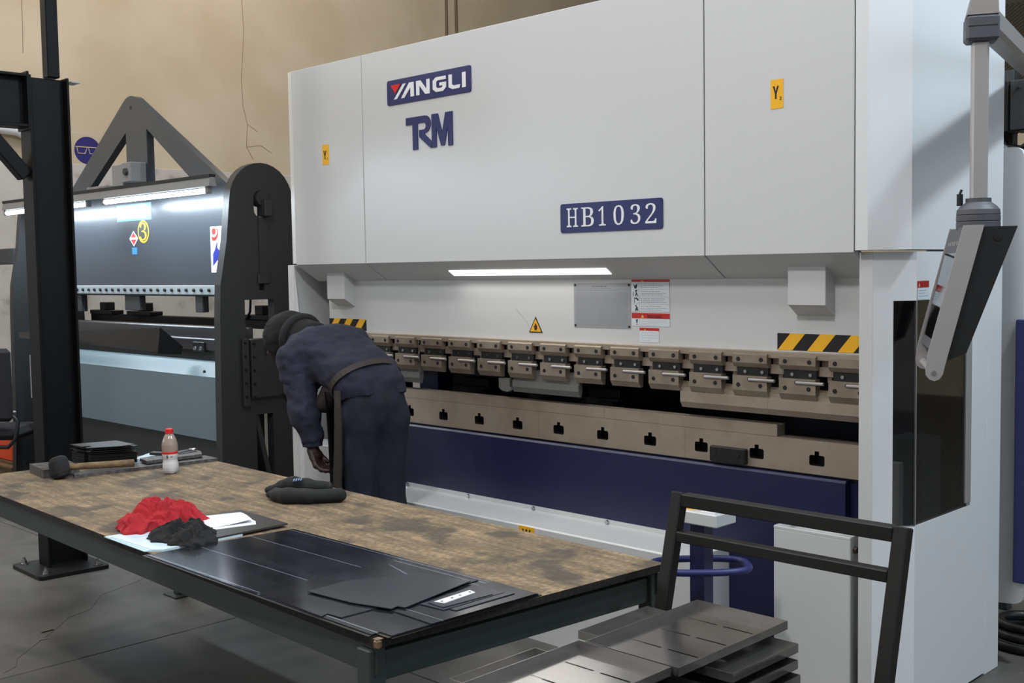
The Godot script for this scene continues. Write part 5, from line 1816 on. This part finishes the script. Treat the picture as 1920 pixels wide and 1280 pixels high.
	b.tube(PackedVector3Array([V(-2.0, 2.12, -5.05), V(-1.97, 2.06, -5.05), V(-1.9, 2.045, -5.03), V(-1.83, 2.08, -5.0), V(-1.80, 2.12, -5.0)]), 0.016, 10)
	part("cable_loop", b, M.black, e)
	b = MB.new()
	b.bx(-2.02, -1.97, 0.0, 2.4, -5.17, -5.12, 0.003)
	part("post", b, M.charcoal, e)
	b = MB.new()
	var rg := PackedVector3Array()
	for k in 20: rg.append(V(-1.935, 2.015 + 0.035 * sin(TAU * k / 20), -4.9 + 0.0) + V(0.71, 0, -0.71) * 0.03 * cos(TAU * k / 20))
	b.tube(rg, 0.011, 8, true)
	b.cyl(V(-1.99, 2.015, -4.9), V(-1.955, 2.015, -4.9), 0.012, 0.012, 10)
	b.bx(-2.02, -1.985, 0, 2.1, -4.93, -4.88, 0.003)
	single("lifting_eye", b, M.alu, "pale ring bolt just above the white guard panel", "ring", V(-1.95, 2.0, -4.9))
	b = MB.new()
	for k in 3:
		var coil := PackedVector3Array()
		for i in 30: coil.append(V(-1.72 + (0.16 - 0.02 * k) * cos(TAU * i / 30), 0.02 + 0.035 * k, -4.72 + (0.15 - 0.02 * k) * sin(TAU * i / 30)))
		b.tube(coil, 0.02, 8, true)
	single("cable_coil", b, M.black, "coil of thick black cable on the floor behind the white machine", "cable", V(-1.72, 0, -4.72))
	# litter on the slab under the table
	b = MB.new()
	b.bar(V(-4.954, 0.003, -2.022), V(-4.957, 0.003, -2.075), 0.008, 0.003, Vector3.RIGHT)
	single("wood_splinter", b, M.wood, "pale wood splinter on the floor, upper of two under the table", "debris", V(-4.955, 0, -2.05), "splinters on the floor")
	b = MB.new()
	b.bar(V(-4.86, 0.002, -1.971), V(-4.852, 0.002, -2.01), 0.006, 0.002, Vector3.RIGHT)
	single("wood_splinter", b, M.alu, "grey splinter on the floor, lower of two under the table", "debris", V(-4.856, 0, -1.99), "splinters on the floor")

# ------------------------------------------------------------------ smooth bodies: tapered capsules joined by a smooth minimum, meshed as surface nets
func nets(bones: Array, cell: float, k: float, rough := 0.0, sd := 1, stretch := Vector3.ONE, clips: Array = []) -> MB:
	var lo := Vector3.ONE * 1e9; var hi := -lo
	for q in bones:
		var r: float = maxf(q[2], q[3]) + k + cell * 3
		lo = lo.min(Vector3(q[0]) - Vector3.ONE * r).min(Vector3(q[1]) - Vector3.ONE * r)
		hi = hi.max(Vector3(q[0]) + Vector3.ONE * r).max(Vector3(q[1]) + Vector3.ONE * r)
	var n := Vector3i(((hi - lo) / cell).ceil()) + Vector3i.ONE
	var F := PackedFloat32Array()
	F.resize(n.x * n.y * n.z)
	F.fill(1e3)
	var sy := n.x; var sz := n.x * n.y
	for q in bones:
		var a: Vector3 = q[0]; var b: Vector3 = q[1]
		var ra: float = q[2]; var rb: float = q[3]
		var r := maxf(ra, rb) + k + cell * 2.5
		var p0 := Vector3i(((a.min(b) - Vector3.ONE * r - lo) / cell).floor()).clamp(Vector3i.ZERO, n - Vector3i.ONE)
		var p1 := Vector3i(((a.max(b) + Vector3.ONE * r - lo) / cell).ceil()).clamp(Vector3i.ZERO, n - Vector3i.ONE)
		var ab := b - a
		var l2 := maxf(ab.length_squared(), 1e-9)
		for z in range(p0.z, p1.z + 1):
			for y in range(p0.y, p1.y + 1):
				var i := p0.x + y * sy + z * sz
				for x in range(p0.x, p1.x + 1):
					var p := lo + Vector3(x, y, z) * cell
					var t := clampf((p - a).dot(ab) / l2, 0.0, 1.0)
					var d := p.distance_to(a + ab * t) - lerpf(ra, rb, t)
					var f := F[i]
					if f > 900.0: F[i] = d
					else:
						var h := maxf(k - absf(f - d), 0.0) / k
						F[i] = minf(f, d) - h * h * k * 0.25
					i += 1
	for c in clips:
		var pl: Plane = c
		for z in n.z:
			for y in n.y:
				for x in n.x:
					var i := x + y * sy + z * sz
					if F[i] < 0.05: F[i] = maxf(F[i], pl.distance_to(lo + Vector3(x, y, z) * cell))
	var idx := PackedInt32Array()
	idx.resize(F.size())
	idx.fill(-1)
	var pts := PackedVector3Array()
	var nor := PackedVector3Array()
	var corner := [0, 1, sy, sy + 1, sz, sz + 1, sz + sy, sz + sy + 1]
	var cp := [Vector3(0, 0, 0), Vector3(1, 0, 0), Vector3(0, 1, 0), Vector3(1, 1, 0), Vector3(0, 0, 1), Vector3(1, 0, 1), Vector3(0, 1, 1), Vector3(1, 1, 1)]
	var edges := [[0, 1], [2, 3], [4, 5], [6, 7], [0, 2], [1, 3], [4, 6], [5, 7], [0, 4], [1, 5], [2, 6], [3, 7]]
	var nz := noise(sd, 7.0, 3)
	for z in n.z - 1:
		for y in n.y - 1:
			for x in n.x - 1:
				var i := x + y * sy + z * sz
				var f0 := F[i]
				if absf(f0) > cell * 2.5: continue
				var s := f0 < 0.0
				var mixed := false
				for c in 8:
					if (F[i + corner[c]] < 0.0) != s:
						mixed = true
						break
				if not mixed: continue
				var sum := Vector3.ZERO
				var cnt := 0
				for e in edges:
					var fa := F[i + corner[e[0]]]; var fb := F[i + corner[e[1]]]
					if (fa < 0.0) != (fb < 0.0):
						sum += (cp[e[0]] as Vector3).lerp(cp[e[1]], fa / (fa - fb))
						cnt += 1
				var g := Vector3(F[i + 1] - f0, F[i + sy] - f0, F[i + sz] - f0) + Vector3(F[i + corner[7]] - F[i + corner[6]], F[i + corner[7]] - F[i + corner[5]], F[i + corner[7]] - F[i + corner[3]])
				idx[i] = pts.size()
				g = g.normalized()
				var p := lo + (Vector3(x, y, z) + sum / cnt) * cell
				if rough > 0.0: p += g * rough * nz.get_noise_3d(p.x * stretch.x, p.y * stretch.y, p.z * stretch.z) * 2.0
				pts.append(p)
				nor.append(g)
	var quads := []
	for z in range(1, n.z - 1):
		for y in range(1, n.y - 1):
			for x in range(1, n.x - 1):
				var i := x + y * sy + z * sz
				if idx[i] < 0: continue
				var s := F[i] < 0.0
				for ax in 3:
					var st: int = [1, sy, sz][ax]
					if (F[i + st] < 0.0) == s: continue
					var u: int = [sy, sz, 1][ax]; var w: int = [sz, 1, sy][ax]
					var q := [idx[i], idx[i - u], idx[i - u - w], idx[i - w]]
					if q[0] < 0 or q[1] < 0 or q[2] < 0 or q[3] < 0: continue
					if s: quads.append([q[0], q[1], q[2], q[3]])
					else: quads.append([q[0], q[3], q[2], q[1]])
	# normals from the displaced faces
	if rough > 0.0:
		var acc := PackedVector3Array()
		acc.resize(pts.size())
		for q in quads:
			var fn := (pts[q[2]] - pts[q[0]]).cross(pts[q[3]] - pts[q[1]])
			for c in 4: acc[q[c]] += fn
		for i in pts.size():
			var a := acc[i].normalized()
			nor[i] = a if a.dot(nor[i]) >= 0 else -a
	var m := MB.new()
	for q in quads:
		m.tris(pts[q[0]], pts[q[1]], pts[q[2]], nor[q[0]], nor[q[1]], nor[q[2]])
		m.tris(pts[q[0]], pts[q[2]], pts[q[3]], nor[q[0]], nor[q[2]], nor[q[3]])
	return m

func joined(list: Array) -> MB:
	var m := MB.new()
	for q in list:
		m.v.append_array(q.v); m.n.append_array(q.n); m.u.append_array(q.u)
	return m

# ------------------------------------------------------------------ the worker, bent over between the two machines
func worker() -> void:
	var t := thing("person", "worker in navy overalls and black knitted cap, bending over, left arm hanging", "person", V(-4.05, 0, -3.18))
	var hipL := V(-4.065, 0.93, -3.115); var hipR := V(-4.035, 0.93, -3.25)
	var kneeL := V(-4.06, 0.50, -3.105); var kneeR := V(-4.035, 0.50, -3.25)
	var ankL := V(-4.04, 0.09, -3.09); var ankR := V(-4.00, 0.09, -3.27)
	var pel := V(-4.04, 0.985, -3.18); var waist := V(-4.12, 1.09, -3.18); var chest := V(-4.33, 1.19, -3.18); var neck := V(-4.53, 1.235, -3.18)
	var head := V(-4.68, 1.262, -3.17)
	var shL := V(-4.385, 1.155, -3.02); var elL := V(-4.30, 0.935, -2.985); var wrL := V(-4.265, 0.79, -3.0)
	var shR := V(-4.40, 1.15, -3.34); var elR := V(-4.41, 0.93, -3.345); var wrR := V(-4.29, 0.80, -3.31)
	# body: one surface, with the hands on a fine grid of their own
	var body := nets([[pel, waist, 0.075, 0.075], [waist, chest, 0.075, 0.085], [chest, neck, 0.085, 0.055], [neck, head + V(0.03, 0, 0), 0.055, 0.06], [hipL, kneeL, 0.065, 0.048], [kneeL, ankL, 0.048, 0.04], [hipR, kneeR, 0.065, 0.048], [kneeR, ankR, 0.055, 0.04], [ankL, ankL + V(-0.16, -0.055, 0.02), 0.04, 0.03], [ankR, ankR + V(-0.16, -0.055, 0.02), 0.04, 0.03], [chest, shL, 0.07, 0.055], [chest, shR, 0.07, 0.055], [shL, elL, 0.05, 0.04], [elL, wrL, 0.04, 0.028], [shR, elR, 0.05, 0.04], [elR, wrR, 0.04, 0.028]], 0.012, 0.04)
	var face := nets([[head, head + V(-0.025, 0.0, 0.0), 0.088, 0.085], [head + V(-0.02, -0.06, 0.01), head + V(-0.075, -0.075, 0.012), 0.062, 0.05], [head + V(-0.05, -0.11, 0.012), head + V(-0.09, -0.115, 0.014), 0.032, 0.026], [head + V(-0.085, -0.075, 0.015), head + V(-0.115, -0.105, 0.017), 0.014, 0.016], [head + V(-0.112, -0.09, 0.0), head + V(-0.112, -0.09, 0.035), 0.013, 0.013], [head + V(-0.005, -0.03, 0.088), head + V(0.008, -0.055, 0.086), 0.014, 0.01], [head + V(-0.005, -0.03, -0.09), head + V(0.008, -0.055, -0.088), 0.014, 0.01]], 0.004, 0.02)
	# left hand: palm turned back, fingers trailing towards the hips
	var hb := func(w: Vector3, fwd: Vector3, down: Vector3, sidev: Vector3, mir: float) -> MB:
		var q := [[w, w + down * 0.05 + fwd * 0.01, 0.026, 0.028]]
		var palm_end := w + down * 0.085 + fwd * 0.03
		for i in 4:
			var s: Vector3 = sidev * (0.032 - 0.021 * i)
			q.append([w + down * 0.02 + s * 0.6, palm_end + s, 0.016, 0.0125])
			var lens: float = [0.034, 0.040, 0.037, 0.029][i]
			var a: Vector3 = palm_end + s
			var d1: Vector3 = (down * 0.55 + fwd * 0.85).normalized(); var d2: Vector3 = (down * 0.12 + fwd * 1.0).normalized(); var d3: Vector3 = (down * -0.12 + fwd * 1.0).normalized()
			var b1: Vector3 = a + d1 * lens; var b2: Vector3 = b1 + d2 * lens * 0.72; var b3: Vector3 = b2 + d3 * lens * 0.55
			q.append([a, b1, 0.0108, 0.0095]); q.append([b1, b2, 0.0095, 0.0088]); q.append([b2, b3, 0.0088, 0.0075])
		var th := w + down * 0.03 + sidev * 0.03 * mir
		q.append([w + down * 0.015 + sidev * 0.012 * mir, th + fwd * 0.012 + down * 0.01, 0.018, 0.0135])
		q.append([th + fwd * 0.012 + down * 0.01, th + fwd * 0.035 + down * 0.035 + sidev * 0.006 * mir, 0.0125, 0.0105])
		q.append([th + fwd * 0.035 + down * 0.035 + sidev * 0.006 * mir, th + fwd * 0.058 + down * 0.045, 0.0105, 0.0085])
		return nets(q, 0.003, 0.008)
	var hl: MB = hb.call(wrL + V(0.0, -0.01, 0.0), V(0.93, 0, -0.37).normalized(), V(0.12, -0.99, 0).normalized(), V(0.37, 0, 0.93).normalized(), -1.0)
	var hr: MB = hb.call(wrR + V(-0.01, -0.02, 0.0), V(0.8, -0.3, 0.5).normalized(), V(0.3, -0.9, 0.2).normalized(), V(-0.5, 0, 0.85).normalized(), 1.0)
	part("body", joined([body, face, hl, hr]), M.skin, t)
	# jacket
	var hem_n := V(0.2, -0.98, 0).normalized()
	var jk := nets([[V(-4.05, 0.96, -3.13), V(-4.085, 1.05, -3.125), 0.112, 0.106], [V(-4.03, 0.96, -3.235), V(-4.065, 1.05, -3.235), 0.112, 0.106], [V(-4.085, 1.05, -3.125), V(-4.13, 1.10, -3.11), 0.104, 0.098], [V(-4.065, 1.05, -3.235), V(-4.12, 1.10, -3.25), 0.104, 0.098], [waist, chest, 0.11, 0.125], [V(-4.13, 1.10, -3.11), V(-4.35, 1.195, -3.08), 0.098, 0.11], [V(-4.12, 1.10, -3.25), V(-4.35, 1.195, -3.28), 0.098, 0.11], [chest, neck, 0.12, 0.085], [V(-4.35, 1.20, -3.08), V(-4.47, 1.21, -3.10), 0.10, 0.075], [V(-4.35, 1.20, -3.28), V(-4.47, 1.21, -3.26), 0.10, 0.075], [shL + V(0, 0.005, 0.02), shL.lerp(elL, 0.5), 0.088, 0.076], [shR, elR, 0.085, 0.066], [elR, wrR + V(-0.02, 0.03, 0), 0.066, 0.05]], 0.011, 0.04, 0.006, 91, V(1.0, 2.2, 1.6), [Plane(hem_n, hem_n.dot(V(-4.02, 1.005, -3.18)))])
	var slv := nets([[shL.lerp(elL, 0.2), elL, 0.082, 0.067], [elL, wrL + V(0, 0.03, 0), 0.067, 0.051]], 0.010, 0.03, 0.006, 92, V(1.2, 1.6, 1.6))
	jk = joined([jk, slv])
	part("jacket", jk, M.jacket, t)
	var cuff := MB.new()
	cuff.cyl(wrL + V(0, 0.035, 0), wrL + V(0.003, -0.012, 0), 0.047, 0.045, 24)
	part("cuff", cuff, M.jacket, t)
	# trousers
	var tr := nets([[V(-4.05, 1.0, -3.12), hipL + V(0.01, -0.03, 0.0), 0.088, 0.093], [V(-4.03, 1.0, -3.24), hipR + V(0.01, -0.03, 0), 0.088, 0.093], [V(-4.04, 0.97, -3.18), V(-4.04, 0.93, -3.18), 0.11, 0.105], [hipL + V(0.01, -0.03, 0), kneeL, 0.092, 0.074], [kneeL, ankL + V(0, 0.02, 0), 0.074, 0.072], [hipR + V(0.01, -0.03, 0), kneeR, 0.092, 0.074], [kneeR, ankR + V(0, 0.02, 0), 0.074, 0.072]], 0.012, 0.022, 0.0045, 95, V(1.8, 0.8, 1.8))
	part("trousers", tr, M.trousers, t)
	# shoes
	for a in [ankL, ankR]:
		var sh := nets([[a + V(0.03, -0.04, 0), a + V(-0.15, -0.05, 0.02), 0.048, 0.04], [a + V(0.02, 0.0, 0), a + V(0.0, -0.04, 0), 0.05, 0.05]], 0.008, 0.02)
		part("shoe", sh, M.black, t)
	# knitted cap pulled low, with the grey hood folded at the nape
	var cap := nets([[head + V(0.012, 0.014, 0.0), head + V(-0.03, 0.008, 0.0), 0.105, 0.10], [head + V(0.0, -0.03, 0.0), head + V(-0.03, -0.02, 0.0), 0.10, 0.10], [head + V(0.05, 0.02, 0), head + V(0.09, 0.0, 0), 0.085, 0.08]], 0.006, 0.03, 0.002, 97, V(1, 3, 1))
	part("cap", cap, M.knit, t)
	var band := PackedVector3Array()
	var bc := V(-4.585, 1.255, -3.178)
	var ba := V(-0.92, 0.15, 0).normalized()
	var bu := V(0.16, 0.98, 0).normalized(); var bw := ba.cross(bu).normalized()
	for k in 28:
		var an := TAU * k / 28
		band.append(bc + bu * cos(an) * 0.098 + bw * sin(an) * 0.105)
	var bm := MB.new()
	bm.tube(band, 0.02, 10, true)
	part("hood_band", bm, M.hood, t)
	var col := nets([[V(-4.56, 1.25, -3.18), V(-4.50, 1.235, -3.18), 0.095, 0.10]], 0.008, 0.02, 0.002, 99)
	part("collar", col, M.knit, t)
	# leather apron: belt round the waist, bib in front hanging by the legs
	var belt := PackedVector3Array()
	for k in 40:
		var an := TAU * k / 40
		var ax := V(0.69, 0.72, 0).normalized(); var aw := V(0, 0, 1)
		var nrm := ax.cross(aw)
		belt.append(V(-4.095, 1.075, -3.18) + ax * cos(an) * 0.124 + aw * sin(an) * 0.184)
	var bl := MB.new()
	for k in 40:
		bl.bar(belt[k], belt[(k + 1) % 40], 0.006, 0.03, (belt[k] - V(-4.095, 1.075, -3.18)).normalized())
	part("apron_belt", bl, M.leather, t)
	var rows := []
	for i in 16:
		var w := i / 15.0
		var row := []
		for j in 14:
			var u := j / 13.0
			var y := lerpf(1.03, 0.40, w)
			var x := lerpf(-4.235, -4.185, w) - 0.035 * sin(u * PI) + 0.012 * sin(u * 14.0 + w * 3.0) * (0.4 + w) + 0.09 * pow(absf(u - 0.5) * 2.0, 2.0) 
			row.append(V(x, y, lerpf(-3.385, -2.985, u)))
		rows.append(row)
	var apn := MB.new()
	apn.sheet(rows)
	part("apron", apn, M.leather, t)
	var bib := MB.new()
	bib = nets([[V(-4.20, 1.02, -3.09), V(-4.24, 0.975, -3.06), 0.07, 0.05], [V(-4.24, 0.98, -3.18), V(-4.22, 1.03, -3.20), 0.07, 0.06]], 0.01, 0.03, 0.004, 101)
	part("apron_fold", bib, M.leather, t)
	var strap := MB.new()
	var sp := [V(-4.055, 1.045, -2.992), V(-4.045, 0.97, -2.985), V(-4.045, 0.88, -2.985), V(-4.06, 0.76, -2.992), V(-4.075, 0.62, -2.995), V(-4.08, 0.48, -3.0)]
	for i in sp.size() - 1: strap.bar(sp[i], sp[i + 1] + (sp[i + 1] - sp[i]) * 0.02, 0.006, 0.04 + 0.006 * i, V(0, 0, 1))
	part("apron_edge", strap, M.leather, t)
